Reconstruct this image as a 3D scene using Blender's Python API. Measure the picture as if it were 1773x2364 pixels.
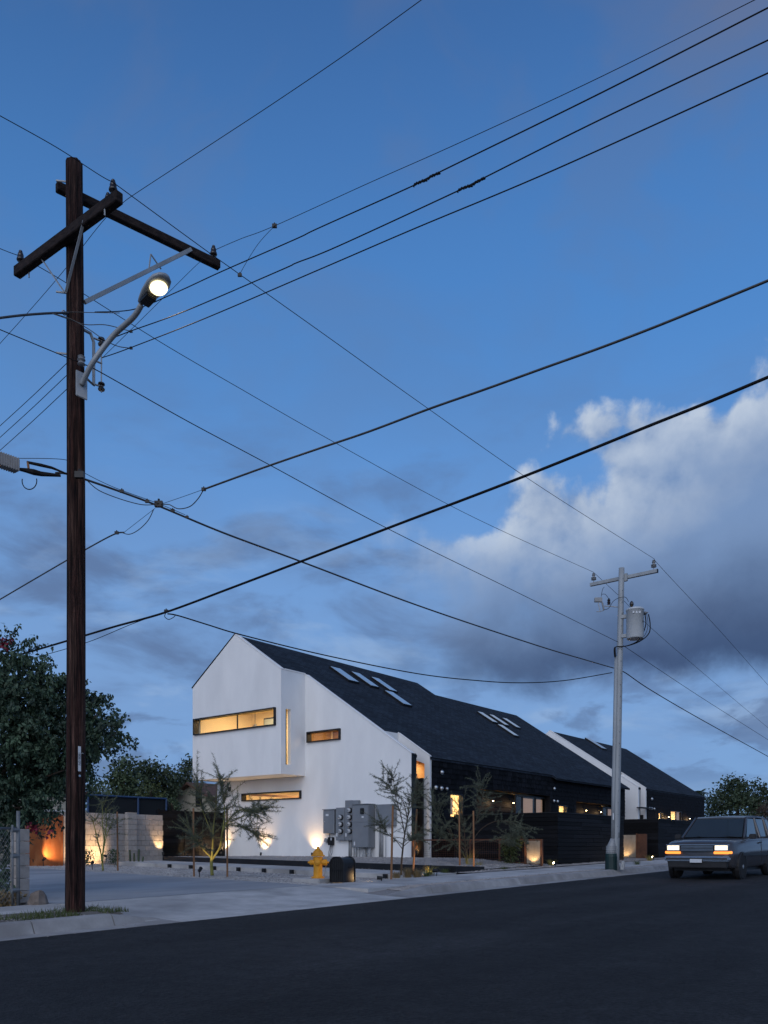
import bpy, bmesh, math, random
from mathutils import Vector, Matrix, noise
random.seed(11)
R = math.radians
SC = bpy.context.scene
for o in list(bpy.data.objects): bpy.data.objects.remove(o)
# ---------------------------------------------------------------- camera
# World axes: X runs along the street, Y across it towards the houses, Z up.
FPX, CX, HY, H = 1906.0, 886.5, 1953.0, 1.15        # photograph: focal length, centre column, horizon row, eye height
AZ = R(38.27); C1, S1 = math.cos(AZ), math.sin(AZ)
cam_d = bpy.data.cameras.new('camera'); cam = bpy.data.objects.new('camera', cam_d); SC.collection.objects.link(cam)
cam.location = (0, 0, H); cam.rotation_euler = (R(90), 0, AZ - R(90))
cam_d.sensor_fit = 'HORIZONTAL'; cam_d.sensor_width = 36; cam_d.lens = 36 * FPX / 1773
cam_d.shift_y = (HY - 1182) / 1773; cam_d.clip_end = 3000; cam_d.clip_start = .05
SC.camera = cam
SC.render.resolution_x, SC.render.resolution_y = 768, 1024
SC.view_settings.view_transform = 'Standard'; SC.view_settings.look = 'None'
SC.view_settings.gamma = 1; SC.view_settings.use_curve_mapping = False
SC.view_settings.exposure = 0.0
SC.cycles.use_denoising = True
SC.cycles.max_bounces = 6; SC.cycles.diffuse_bounces = 3; SC.cycles.glossy_bounces = 3; SC.cycles.transparent_max_bounces = 8
SC.cycles.sample_clamp_indirect = 4
# ---------------------------------------------------------------- sky
SUN_EL, SUN_AZ = R(9), R(38.27 + 180 - 14)            # low glow behind the camera
W = bpy.data.worlds.new('World'); SC.world = W; W.use_nodes = True
W.cycles.sampling_method = 'MANUAL'; W.cycles.sample_map_resolution = 256
def sky():
    nt = W.node_tree; N = nt.nodes; L = nt.links; N.clear()
    def mth(op, a, b=None, c=None, clamp=False):
        n = N.new('ShaderNodeMath'); n.operation = op; n.use_clamp = clamp
        for i, x in enumerate((a, b, c)):
            if x is None: continue
            if isinstance(x, (int, float)): n.inputs[i].default_value = x
            else: L.new(x, n.inputs[i])
        return n.outputs[0]
    def vec(op, a, b, s=None):
        n = N.new('ShaderNodeVectorMath'); n.operation = op
        for i, x in enumerate((a, b)):
            if x is None: continue
            if isinstance(x, (tuple, list)): n.inputs[i].default_value = x
            else: L.new(x, n.inputs[i])
        if s is not None: n.inputs['Scale'].default_value = s
        return n.outputs['Value'] if op == 'DOT_PRODUCT' else n.outputs[0]
    def sm(x, a, b):
        n = N.new('ShaderNodeMapRange'); n.interpolation_type = 'SMOOTHSTEP'
        L.new(x, n.inputs[0]); n.inputs[1].default_value = a; n.inputs[2].default_value = b
        return n.outputs[0]
    def mix(f, a, b):
        n = N.new('ShaderNodeMix'); n.data_type = 'RGBA'
        if isinstance(f, float): n.inputs[0].default_value = f
        else: L.new(f, n.inputs[0])
        for i, x in ((6, a), (7, b)):
            if isinstance(x, tuple): n.inputs[i].default_value = x + (1,)
            else: L.new(x, n.inputs[i])
        return n.outputs[2]
    def nz(v, scale, detail, rough=.55, dist=0.0):
        n = N.new('ShaderNodeTexNoise'); L.new(v, n.inputs['Vector']); n.inputs['Scale'].default_value = scale
        n.inputs['Detail'].default_value = detail; n.inputs['Roughness'].default_value = rough; n.inputs['Distortion'].default_value = dist
        return n.outputs[0]
    tc = N.new('ShaderNodeTexCoord'); d = tc.outputs['Generated']
    st = N.new('ShaderNodeTexSky'); st.sky_type = 'NISHITA'; st.sun_disc = False
    st.sun_elevation = SUN_EL; st.sun_rotation = R(90) - SUN_AZ; st.altitude = 300
    st.air_density = 1.0; st.dust_density = .6; st.ozone_density = 3.0
    sep = N.new('ShaderNodeSeparateXYZ'); L.new(d, sep.inputs[0]); x, y, z = sep.outputs
    el = mth('ARCSINE', z); az = mth('SUBTRACT', mth('ARCTAN2', y, x), AZ)     # azimuth counted from the street's view axis, left positive
    deg = 180 / math.pi
    E = mth('MULTIPLY', el, deg); A = mth('MULTIPLY', az, -deg)               # degrees up, degrees to the right
    base = mix(1.0, st.outputs[0], SKY_TINT) ; N[-1].blend_type = 'MULTIPLY'
    # thin high cloud everywhere: stretched sheet, seen on a plane overhead
    pl = N.new('ShaderNodeCombineXYZ'); zz = mth('ADD', mth('MAXIMUM', z, 0.0), .18)
    L.new(mth('DIVIDE', x, zz), pl.inputs[0]); L.new(mth('DIVIDE', y, zz), pl.inputs[1]); pv = pl.outputs[0]
    n1 = nz(pv, 2.0, 5, .52, .5); n2 = nz(vec('ADD', pv, (7.3, 2.1, 4.0)), 4.2, 6, .55, .4)
    veil = mth('MULTIPLY', mth('ADD', mth('MULTIPLY', sm(n1, .44, .60), .66), mth('MULTIPLY', sm(n2, .45, .64), .38)), mth('ADD', .50, mth('MULTIPLY', sm(E, 26.0, 38.0), .50)))
    col = mix(veil, base, VEIL)
    col = mix(mth('MULTIPLY', sm(E, 50.0, 26.0), .62), col, BLUE)
    col = mix(mth('MULTIPLY', sm(E, 33.0, 9.0), .86), col, HAZE)
    # low stratus towards the horizon
    sv = N.new('ShaderNodeCombineXYZ'); L.new(mth('MULTIPLY', A, .080), sv.inputs[0]); L.new(mth('MULTIPLY', E, .20), sv.inputs[1])
    sv = sv.outputs[0]
    n3 = nz(sv, 1.0, 6, .56, .35)
    low = mth('MULTIPLY', sm(n3, .45, .66), sm(E, 31.0, 20.0))
    col = mix(mth('MULTIPLY', low, .82), col, STRAT_D)
    n3b = nz(vec('ADD', sv, (3.1, 5.7, 0)), 1.3, 6, .56, .3)
    col = mix(mth('MULTIPLY', mth('MULTIPLY', sm(n3b, .51, .68), sm(E, 28.0, 10.0)), .6), col, STRAT_L)
    # one large cumulus bank on the right (and smaller towers elsewhere round the horizon, outside the view)
    cv = N.new('ShaderNodeCombineXYZ'); L.new(mth('MULTIPLY', A, .1), cv.inputs[0]); L.new(mth('MULTIPLY', E, .1), cv.inputs[1])
    cv = cv.outputs[0]
    def bank(off):
        v = vec('ADD', cv, off)
        big = nz(v, .85, 2, .5); fine = nz(v, 2.3, 7, .53, .10)
        s = N.new('ShaderNodeSeparateXYZ'); L.new(v, s.inputs[0]); a, e = s.outputs[0], s.outputs[1]
        # a tower: top edge climbs to the right
        top = mth('MULTIPLY_ADD', mth('SUBTRACT', a, 1.1), TOPK, TOP0)
        t = mth('SUBTRACT', top, e)                                   # positive below the top edge
        dn = mth('ADD', mth('MULTIPLY', t, 1.5), mth('ADD', mth('MULTIPLY', mth('SUBTRACT', fine, .5), 1.9), mth('MULTIPLY', mth('SUBTRACT', big, .5), 2.6)))
        left = mth('MULTIPLY', mth('SUBTRACT', a, .20), .95)
        lf = mth('ADD', left, mth('MULTIPLY', mth('SUBTRACT', fine, .5), 1.5))
        return mth('MINIMUM', dn, mth('ADD', lf, .3)), e, mth('MULTIPLY', sm(dn, .0, .30), sm(lf, -.35, .75)), t
    sc = N.new('ShaderNodeSeparateXYZ'); L.new(cv, sc.inputs[0]); a_c = sc.outputs[0]
    d0, e0, f0, t0 = bank((0, 0, 0)); d1, _, f1, _ = bank((-.10, .10, 0))
    base_n = nz(vec('ADD', cv, (1.7, 9.1, 0)), 1.6, 6, .58, .2)
    e_b = mth('ADD', e0, mth('MULTIPLY', mth('SUBTRACT', base_n, .5), .55))
    bottom = sm(e_b, .98, 1.22)
    dens = mth('MULTIPLY', f0, bottom)
    far = mth('MULTIPLY', dens, sm(A, 75.0, 50.0))
    lit = mth('ADD', .34, mth('MULTIPLY', mth('SUBTRACT', d0, d1), 1.5), clamp=True)
    lit = mth('MULTIPLY', mth('MULTIPLY', lit, sm(d0, 1.5, .1)), sm(e0, 1.5, 2.1))
    shade = mix(sm(mth('SUBTRACT', e_b, mth('MULTIPLY', a_c, .13)), .88, 1.75), CU_DARK, CU_MID)
    ccol = mix(lit, shade, CU_LIGHT)
    col = mix(mth('MULTIPLY', far, .92), col, ccol)
    # dark rolls under the bank
    r = mth('MULTIPLY', mth('MULTIPLY', sm(nz(vec('ADD', sv, (9.0, 1.4, 0)), 1.9, 6, .55, .3), .50, .60), sm(E, 12.0, 9.0)), sm(E, 2.0, 6.0))
    col = mix(mth('MULTIPLY', r, .6), col, STRAT_D)
    bg = N.new('ShaderNodeBackground'); L.new(col, bg.inputs[0]); bg.inputs[1].default_value = SKY_STR
    out = N.new('ShaderNodeOutputWorld'); L.new(bg.outputs[0], out.inputs[0])
SKY_STR = .12
SKY_TINT = (.88, 1.25, 1.68)
VEIL = (.98, 1.30, 2.35); STRAT_D = (.88, 1.42, 2.7); STRAT_L = (2.5, 3.7, 5.7); HAZE = (1.70, 2.95, 5.3); BLUE = (.72, 2.25, 5.2)
CU_DARK = (.36, .62, 1.36); CU_MID = (1.55, 2.4, 4.1); CU_LIGHT = (4.5, 5.15, 6.1)
TOP0, TOPK = 2.44, .32
sky()
sun_d = bpy.data.lights.new('sun', 'SUN'); sun_d.energy = 1.45; sun_d.angle = R(70); sun_d.color = (.98, .96, .98)
sun = bpy.data.objects.new('sun', sun_d); SC.collection.objects.link(sun)
_dir = Vector((math.cos(SUN_AZ) * math.cos(R(28)), math.sin(SUN_AZ) * math.cos(R(28)), math.sin(R(28))))
# the after-sunset glow is a wide source: its centre stands higher than the sun itself
sun.rotation_euler = _dir.to_track_quat('Z', 'Y').to_euler(); sun.location = _dir * 50
# ---------------------------------------------------------------- measuring helpers
CAM = Vector((0, 0, H)); K = 1773 / 1659
def ray(px, py):
    X, Z = (px - CX) / FPX, (HY - py) / FPX
    return Vector((S1 * X + C1, -C1 * X + S1, Z))
def at(px, py, D): return CAM + ray(px, py) * D
def on_s(px, py, s): r = ray(px, py); return CAM + r * (s / r.x)
def on_t(px, py, t): r = ray(px, py); return CAM + r * (t / r.y)
GRADE = .0132
def gz(s, t):
    g = GRADE * max(-60, min(90, s))
    if t <= 9.3: return g
    return g + .13 + .015 * (min(t, 45) - 10.3)
def on_g(px, py, dz=0):
    r = ray(px, py); D = 5.0
    for _ in range(60):
        p = CAM + r * D; D += (p.z - gz(p.x, p.y) - dz) / max(1e-4, -r.z + .02) * .7
        D = max(3, min(200, D))
    return CAM + r * D
ROOF_K = .667
def roof_z(t): return 4.49 + ROOF_K * (t - 17.8)
def on_roof(px, py):
    r = ray(px, py); D = (4.49 - ROOF_K * 17.8 - H) / (r.z - ROOF_K * r.y); return CAM + r * D
# ---------------------------------------------------------------- materials
def M(name, col, col2=None, rough=.85, metal=0.0, scale=4.0, bump=0.0, bscale=None, stretch=(1, 1, 1), detail=6, lo=.35, hi=.68,
      rnd=0.0, emit=None, estr=0.0, spec=.4, col3=None, scale3=1.0):
    m = bpy.data.materials.new(name); m.use_nodes = True; nt = m.node_tree; N, L = nt.nodes, nt.links
    b = N['Principled BSDF']; b.inputs['Roughness'].default_value = rough; b.inputs['Metallic'].default_value = metal
    b.inputs['Specular IOR Level'].default_value = spec
    col2 = col2 or tuple(c * .8 for c in col)
    tc = N.new('ShaderNodeTexCoord'); mp = N.new('ShaderNodeMapping'); mp.inputs['Scale'].default_value = stretch
    L.new(tc.outputs['Object'], mp.inputs[0])
    n = N.new('ShaderNodeTexNoise'); L.new(mp.outputs[0], n.inputs['Vector']); n.inputs['Scale'].default_value = scale; n.inputs['Detail'].default_value = detail
    n.inputs['Roughness'].default_value = .6
    r = N.new('ShaderNodeValToRGB'); r.color_ramp.elements[0].position = lo; r.color_ramp.elements[1].position = hi
    r.color_ramp.elements[0].color = tuple(col2) + (1,); r.color_ramp.elements[1].color = tuple(col) + (1,)
    L.new(n.outputs[0], r.inputs[0]); c = r.outputs[0]
    if col3:
        n3 = N.new('ShaderNodeTexNoise'); L.new(mp.outputs[0], n3.inputs['Vector']); n3.inputs['Scale'].default_value = scale3; n3.inputs['Detail'].default_value = 5
        m3 = N.new('ShaderNodeMapRange'); L.new(n3.outputs[0], m3.inputs[0]); m3.inputs[1].default_value = .48; m3.inputs[2].default_value = .68
        x = N.new('ShaderNodeMix'); x.data_type = 'RGBA'; L.new(m3.outputs[0], x.inputs[0]); L.new(c, x.inputs[6]); x.inputs[7].default_value = tuple(col3) + (1,); c = x.outputs[2]
    if rnd:
        oi = N.new('ShaderNodeObjectInfo'); mr = N.new('ShaderNodeMapRange'); L.new(oi.outputs['Random'], mr.inputs[0]); mr.inputs[3].default_value = 1 - rnd; mr.inputs[4].default_value = 1 + rnd
        x = N.new('ShaderNodeVectorMath'); x.operation = 'SCALE'; L.new(c, x.inputs[0]); L.new(mr.outputs[0], x.inputs['Scale']); c = x.outputs[0]
    L.new(c, b.inputs['Base Color'])
    if bump:
        n2 = N.new('ShaderNodeTexNoise'); L.new(mp.outputs[0], n2.inputs['Vector']); n2.inputs['Scale'].default_value = bscale or scale * 4; n2.inputs['Detail'].default_value = 4
        bp = N.new('ShaderNodeBump'); bp.inputs['Strength'].default_value = bump; bp.inputs['Distance'].default_value = .02
        L.new(n2.outputs[0], bp.inputs['Height']); L.new(bp.outputs[0], b.inputs['Normal'])
    if emit: b.inputs['Emission Color'].default_value = tuple(emit) + (1,); b.inputs['Emission Strength'].default_value = estr
    return m
MT = {}
def mk(k, *a, **kw): MT[k] = M(k, *a, **kw); return MT[k]
mk('asphalt', (.030, .030, .033), (.018, .018, .021), scale=60, rough=.9, bump=.9, bscale=140, col3=(.019, .019, .022), scale3=.35, spec=.2, lo=.3, hi=.7)
mk('concrete', (.50, .49, .48), (.37, .365, .36), scale=2.2, rough=.9, bump=.25, bscale=60, col3=(.28, .275, .27), scale3=.9, rnd=.08)
mk('driveway', (.36, .37, .385), (.26, .27, .285), scale=.9, rough=.8, bump=.15, bscale=40, stretch=(.35, 1, 1), col3=(.20, .21, .225), scale3=.55, rnd=.04)
mk('kerb', (.36, .35, .345), (.26, .255, .25), scale=3, rough=.92, bump=.3, bscale=70, col3=(.21, .20, .195), scale3=1.1, rnd=.07)
mk('ground', (.16, .145, .13), (.10, .09, .08), scale=1.5, rough=.95, bump=.5, bscale=30)
mk('gravel', (.30, .28, .27), (.17, .16, .155), scale=26, rough=.95, bump=1.0, bscale=34, lo=.3, hi=.65)
mk('pebble', (.36, .34, .33), (.20, .19, .185), scale=3.1, rough=.85)
mk('pebble_pale', (.46, .45, .44), (.25, .24, .235), scale=2.7, rough=.85)
mk('stucco', (.81, .81, .80), (.75, .75, .745), scale=1.4, stretch=(1, 1, .4), rough=.92, bump=.14, bscale=60, col3=(.72, .72, .715), scale3=.8, spec=.25)
mk('stucco_trim', (.78, .78, .77), (.72, .72, .71), scale=3, rough=.85)
mk('char', (.0095, .010, .0125), (.004, .004, .005), scale=5, stretch=(.6, .6, 6), rough=.62, bump=.5, bscale=14, rnd=.7, spec=.14)
mk('shake', (.0095, .010, .013), (.004, .004, .0055), scale=7, stretch=(3, 3, .6), rough=.75, bump=.5, bscale=22, rnd=.7, spec=.12)
mk('black_metal', (.018, .018, .020), (.011, .011, .012), scale=6, rough=.45, metal=.2)
mk('black_steel', (.020, .021, .024), (.012, .012, .014), scale=2, rough=.5, metal=.4, bump=.05)
mk('grey_paint', (.21, .225, .245), (.18, .195, .215), scale=2.5, rough=.5, metal=.1, bump=.02)
mk('conduit', (.30, .31, .32), (.22, .23, .24), scale=5, rough=.5, metal=.1)
mk('galv', (.42, .44, .455), (.32, .34, .355), scale=7, rough=.5, metal=.15, stretch=(1, 1, .3))
mk('steel_pole', (.33, .355, .37), (.25, .27, .285), scale=5, rough=.5, metal=.1, stretch=(1, 1, .15), bump=.03)
mk('silver', (.62, .64, .66), (.5, .52, .54), scale=6, rough=.28, metal=.85)
mk('can_paint', (.50, .53, .55), (.47, .50, .52), scale=1.5, rough=.35, spec=.5)
mk('pole_wood', (.056, .024, .019), (.008, .004, .004), scale=9, stretch=(3.4, 3.4, .13), rough=.9, bump=1.0, bscale=12, col3=(.095, .052, .040), scale3=5.5, lo=.40, hi=.60, spec=.2)
mk('arm_wood', (.034, .023, .020), (.012, .009, .009), scale=8, stretch=(1, 1, 2), rough=.9, bump=.8, bscale=16, spec=.2)
mk('porcelain', (.028, .022, .022), (.014, .012, .012), scale=5, rough=.25, spec=.6)
mk('porcelain_grey', (.22, .23, .24), (.15, .16, .17), scale=5, rough=.3, spec=.6)
mk('cable', (.012, .012, .014), (.007, .007, .008), scale=9, rough=.7, spec=.15)
mk('cable_grey', (.075, .078, .082), (.045, .047, .05), scale=9, rough=.5, metal=.2)
mk('hydrant', (.78, .37, .02), (.62, .27, .014), scale=6, rough=.55, bump=.12, bscale=30, col3=(.36, .15, .012), scale3=3.5)
mk('rust', (.13, .055, .030), (.07, .03, .018), scale=4, rough=.85, bump=.2, bscale=30)
mk('corten', (.40, .125, .035), (.27, .075, .022), scale=2.2, stretch=(1, 1, .35), rough=.85, bump=.12, bscale=24, col3=(.46, .17, .06), scale3=5)
mk('stake', (.30, .155, .075), (.17, .085, .04), scale=9, stretch=(3, 3, .12), rough=.85, bump=.3)
mk('block', (.40, .365, .335), (.31, .28, .255), scale=9, rough=.95, bump=.5, bscale=50, rnd=.10)
mk('mortar', (.24, .22, .205), (.19, .175, .16), scale=9, rough=.95)
mk('cream', (.46, .42, .33), (.38, .345, .27), scale=3, rough=.9, bump=.1)
mk('tan_roof', (.15, .085, .06), (.09, .05, .04), scale=7, rough=.9, bump=.3)
mk('shade_cloth', (.012, .017, .022), (.008, .011, .015), scale=30, rough=.9)
mk('blue_pipe', (.03, .07, .16), (.02, .05, .12), scale=5, rough=.5)
mk('bark', (.085, .062, .045), (.04, .03, .022), scale=8, stretch=(2, 2, .3), rough=.95, bump=.6)
mk('palo_bark', (.26, .25, .06), (.17, .165, .045), scale=6, rough=.7)
mk('palo_leaf', (.13, .15, .10), (.07, .085, .06), scale=3, rough=.75)
mk('bougain_leaf', (.070, .120, .068), (.014, .030, .020), scale=1.6, rough=.55, spec=.35)
mk('tree_leaf', (.085, .125, .055), (.026, .044, .022), scale=.9, rough=.6)
mk('tree_leaf_dark', (.058, .085, .040), (.018, .030, .016), scale=.7, rough=.6)
mk('bract', (.20, .010, .032), (.11, .005, .02), scale=8, rough=.6)
mk('vine_leaf', (.075, .095, .025), (.035, .05, .015), scale=4, rough=.6)
mk('grass_dry', (.30, .21, .105), (.19, .14, .065), scale=5, rough=.8)
mk('grass_green', (.10, .12, .035), (.05, .075, .022), scale=5, rough=.8)
mk('grass_gold', (.34, .28, .075), (.22, .19, .05), scale=5, rough=.8)
mk('room', (.82, .69, .47), (.77, .64, .43), scale=1.0, rough=.9)
mk('room_wood', (.40, .24, .11), (.30, .17, .08), scale=5, stretch=(.3, .3, 5), rough=.7)
mk('blind', (.46, .37, .33), (.40, .32, .28), scale=14, stretch=(.05, .05, 6), rough=.85, emit=(1.0, .62, .42), estr=.20)  # weak emission stands in for room light shining through the blind
mk('slat_metal', (.26, .21, .16), (.18, .14, .10), scale=4, rough=.55, metal=.2)
mk('gate_metal', (.34, .30, .25), (.24, .21, .17), scale=5, stretch=(1, 1, .4), rough=.5, metal=.3)
mk('white_plate', (.62, .64, .66), (.55, .57, .6), scale=12, rough=.5)
mk('ink', (.03, .03, .04), (.02, .02, .03), scale=9, rough=.6)
mk('green_plastic', (.010, .034, .034), (.007, .024, .025), scale=4, rough=.5)
mk('tyre', (.016, .016, .017), (.010, .010, .011), scale=20, rough=.85)
mk('car_paint', (.075, .074, .080), (.068, .067, .073), scale=2, rough=.18, metal=.3, spec=.6)
mk('car_dark', (.02, .02, .022), (.014, .014, .016), scale=8, rough=.5)
mk('chrome', (.62, .62, .64), (.55, .55, .57), scale=3, rough=.16, metal=1.0)
mk('amber', (.7, .22, .03), (.6, .18, .02), scale=4, rough=.3, emit=(1.0, .30, .05), estr=1.6)
mk('headlamp', (.9, .85, .75), (.85, .8, .7), scale=4, rough=.2, emit=(1.0, .78, .48), estr=2.2)
mk('lamp_glow', (.9, .8, .6), (.9, .8, .6), scale=4, rough=.3, emit=(1.0, .78, .42), estr=14)
mk('sodium', (.9, .8, .6), (.9, .8, .6), scale=4, rough=.3, emit=(1.0, .80, .42), estr=3.0)
mk('skylight_glass', (.44, .52, .58), (.38, .46, .52), scale=1.5, rough=.12, spec=.8)
mk('rock', (.24, .20, .17), (.13, .105, .09), scale=3, rough=.95, bump=.6, bscale=9)
def pole_mat():
    m = MT['pole_wood']; nt = m.node_tree; N, L = nt.nodes, nt.links; b = N['Principled BSDF']; old = b.inputs['Base Color'].links[0].from_socket
    g = N.new('ShaderNodeTexCoord')
    def nz(st, sc, det, dist=0.0):
        mp = N.new('ShaderNodeMapping'); mp.inputs['Scale'].default_value = st; L.new(g.outputs['Object'], mp.inputs[0]); n = N.new('ShaderNodeTexNoise'); L.new(mp.outputs[0], n.inputs[0])
        n.inputs['Scale'].default_value = sc; n.inputs['Detail'].default_value = det; n.inputs['Distortion'].default_value = dist; return n.outputs[0]
    def rng(x, a, c, lo, hi):
        r = N.new('ShaderNodeMapRange'); L.new(x, r.inputs[0]); r.inputs[1].default_value = a; r.inputs[2].default_value = c; r.inputs[3].default_value = lo; r.inputs[4].default_value = hi; return r.outputs[0]
    fib = rng(nz((9, 9, .35), 9, 4, .4), .35, .65, .55, 1.5); pat = rng(nz((1, 1, .45), 2.2, 4), .35, .65, .55, 1.5); chk = rng(nz((7, 7, .10), 4.5, 3, .8), .33, .41, .12, 1.0)
    a = N.new('ShaderNodeMath'); a.operation = 'MULTIPLY'; L.new(fib, a.inputs[0]); L.new(pat, a.inputs[1]); c = N.new('ShaderNodeMath'); c.operation = 'MULTIPLY'; L.new(a.outputs[0], c.inputs[0]); L.new(chk, c.inputs[1])
    x = N.new('ShaderNodeVectorMath'); x.operation = 'SCALE'; L.new(old, x.inputs[0]); L.new(c.outputs[0], x.inputs['Scale']); L.new(x.outputs[0], b.inputs['Base Color'])
    bp = N.new('ShaderNodeBump'); bp.inputs['Strength'].default_value = 1.0; bp.inputs['Distance'].default_value = .03; L.new(c.outputs[0], bp.inputs['Height']); L.new(bp.outputs[0], b.inputs['Normal'])
pole_mat()
def asphalt_mat():
    m = bpy.data.materials.new('asphalt'); m.use_nodes = True; nt = m.node_tree; N, L = nt.nodes, nt.links; b = N['Principled BSDF']
    g = N.new('ShaderNodeNewGeometry'); P = g.outputs['Position']
    def nz(sc, det, rough=.6, st=(1, 1, 1), dist=0):
        mp = N.new('ShaderNodeMapping'); mp.inputs['Scale'].default_value = st; L.new(P, mp.inputs[0])
        n = N.new('ShaderNodeTexNoise'); L.new(mp.outputs[0], n.inputs[0]); n.inputs['Scale'].default_value = sc; n.inputs['Detail'].default_value = det; n.inputs['Roughness'].default_value = rough; n.inputs['Distortion'].default_value = dist; return n.outputs[0]
    def rng(x, a, c, lo, hi):
        r = N.new('ShaderNodeMapRange'); L.new(x, r.inputs[0]); r.inputs[1].default_value = a; r.inputs[2].default_value = c; r.inputs[3].default_value = lo; r.inputs[4].default_value = hi; return r.outputs[0]
    def mul(a, c):
        x = N.new('ShaderNodeMath'); x.operation = 'MULTIPLY'; L.new(a, x.inputs[0]); L.new(c, x.inputs[1]); return x.outputs[0]
    grain = rng(nz(26, 3, .8), .3, .7, .45, 1.75); mid = rng(nz(4.5, 4, .7), .3, .7, .7, 1.35); lane = rng(nz(.55, 4, .55, (.10, 1, 1), .3), .34, .66, .62, 1.5); patch = rng(nz(.30, 3), .35, .65, .8, 1.25)
    v = N.new('ShaderNodeTexVoronoi'); v.feature = 'DISTANCE_TO_EDGE'; v.inputs['Scale'].default_value = .33
    wp = N.new('ShaderNodeVectorMath'); wp.operation = 'ADD'; nn = N.new('ShaderNodeTexNoise'); nn.inputs['Scale'].default_value = 1.3; nn.inputs['Detail'].default_value = 5; L.new(P, nn.inputs[0]); L.new(P, wp.inputs[0]); L.new(nn.outputs['Color'], wp.inputs[1]); L.new(wp.outputs[0], v.inputs['Vector'])
    crack = rng(v.outputs['Distance'], .0, .008, .72, 1.0)
    f = mul(mul(mul(grain, mid), mul(lane, patch)), crack)
    x = N.new('ShaderNodeVectorMath'); x.operation = 'SCALE'; x.inputs[0].default_value = (.0192, .0195, .0212); L.new(f, x.inputs['Scale']); L.new(x.outputs[0], b.inputs['Base Color'])
    bp = N.new('ShaderNodeBump'); bp.inputs['Strength'].default_value = .9; bp.inputs['Distance'].default_value = .02; L.new(grain, bp.inputs['Height']); L.new(bp.outputs[0], b.inputs['Normal'])
    b.inputs['Roughness'].default_value = .85; b.inputs['Specular IOR Level'].default_value = .25; MT['asphalt'] = m
asphalt_mat()
def glass(name, tint, rough=.02, mixf=.75):
    m = bpy.data.materials.new(name); m.use_nodes = True; nt = m.node_tree; N, L = nt.nodes, nt.links; N.clear()
    o = N.new('ShaderNodeOutputMaterial'); t = N.new('ShaderNodeBsdfTransparent'); t.inputs[0].default_value = tint + (1,)
    g = N.new('ShaderNodeBsdfGlossy'); g.inputs['Roughness'].default_value = rough
    lw = N.new('ShaderNodeLayerWeight'); pw = N.new('ShaderNodeMath'); pw.operation = 'POWER'; L.new(lw.outputs['Facing'], pw.inputs[0]); pw.inputs[1].default_value = 4
    f = N.new('ShaderNodeMath'); f.operation = 'MULTIPLY_ADD'; L.new(pw.outputs[0], f.inputs[0]); f.inputs[1].default_value = .35; f.inputs[2].default_value = .045
    n = N.new('ShaderNodeTexNoise'); n.inputs['Scale'].default_value = .7; bp = N.new('ShaderNodeBump'); bp.inputs['Strength'].default_value = .03; L.new(n.outputs[0], bp.inputs['Height']); L.new(bp.outputs[0], g.inputs['Normal'])
    x = N.new('ShaderNodeMixShader'); L.new(f.outputs[0], x.inputs[0]); L.new(t.outputs[0], x.inputs[1]); L.new(g.outputs[0], x.inputs[2]); L.new(x.outputs[0], o.inputs[0])
    MT[name] = m
glass('glass', (.95, .93, .88)); glass('car_glass', (.10, .13, .14)); glass('fence_mesh', (.55, .55, .55), .5)
def shingle_mat():
    m = bpy.data.materials.new('shingles'); m.use_nodes = True; nt = m.node_tree; N, L = nt.nodes, nt.links; b = N['Principled BSDF']
    g = N.new('ShaderNodeNewGeometry'); cl = 1 / math.hypot(1, ROOF_K)
    d = N.new('ShaderNodeVectorMath'); d.operation = 'DOT_PRODUCT'; L.new(g.outputs['Position'], d.inputs[0]); d.inputs[1].default_value = (0, cl, ROOF_K * cl)
    s = N.new('ShaderNodeSeparateXYZ'); L.new(g.outputs['Position'], s.inputs[0]); c = N.new('ShaderNodeCombineXYZ'); L.new(s.outputs[0], c.inputs[0]); L.new(d.outputs['Value'], c.inputs[1])
    br = N.new('ShaderNodeTexBrick'); L.new(c.outputs[0], br.inputs[0]); br.inputs['Color1'].default_value = (.025, .035, .050, 1); br.inputs['Color2'].default_value = (.011, .016, .025, 1); br.inputs['Mortar'].default_value = (.003, .004, .005, 1)
    br.inputs['Scale'].default_value = 1; br.inputs['Brick Width'].default_value = .34; br.inputs['Row Height'].default_value = .145; br.inputs['Mortar Size'].default_value = .012; br.inputs['Mortar Smooth'].default_value = .3
    n = N.new('ShaderNodeTexNoise'); L.new(c.outputs[0], n.inputs[0]); n.inputs['Scale'].default_value = .7; n.inputs['Detail'].default_value = 5
    mr = N.new('ShaderNodeMapRange'); L.new(n.outputs[0], mr.inputs[0]); mr.inputs[1].default_value = .3; mr.inputs[2].default_value = .7; mr.inputs[3].default_value = .75; mr.inputs[4].default_value = 1.25
    x = N.new('ShaderNodeVectorMath'); x.operation = 'SCALE'; L.new(br.outputs[0], x.inputs[0]); L.new(mr.outputs[0], x.inputs['Scale']); L.new(x.outputs[0], b.inputs['Base Color'])
    bp = N.new('ShaderNodeBump'); bp.inputs['Strength'].default_value = .6; bp.inputs['Distance'].default_value = .012; bp.invert = True; L.new(br.outputs['Fac'], bp.inputs['Height']); L.new(bp.outputs[0], b.inputs['Normal'])
    b.inputs['Roughness'].default_value = .85; b.inputs['Specular IOR Level'].default_value = .2; MT['shingles'] = m
shingle_mat()
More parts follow.
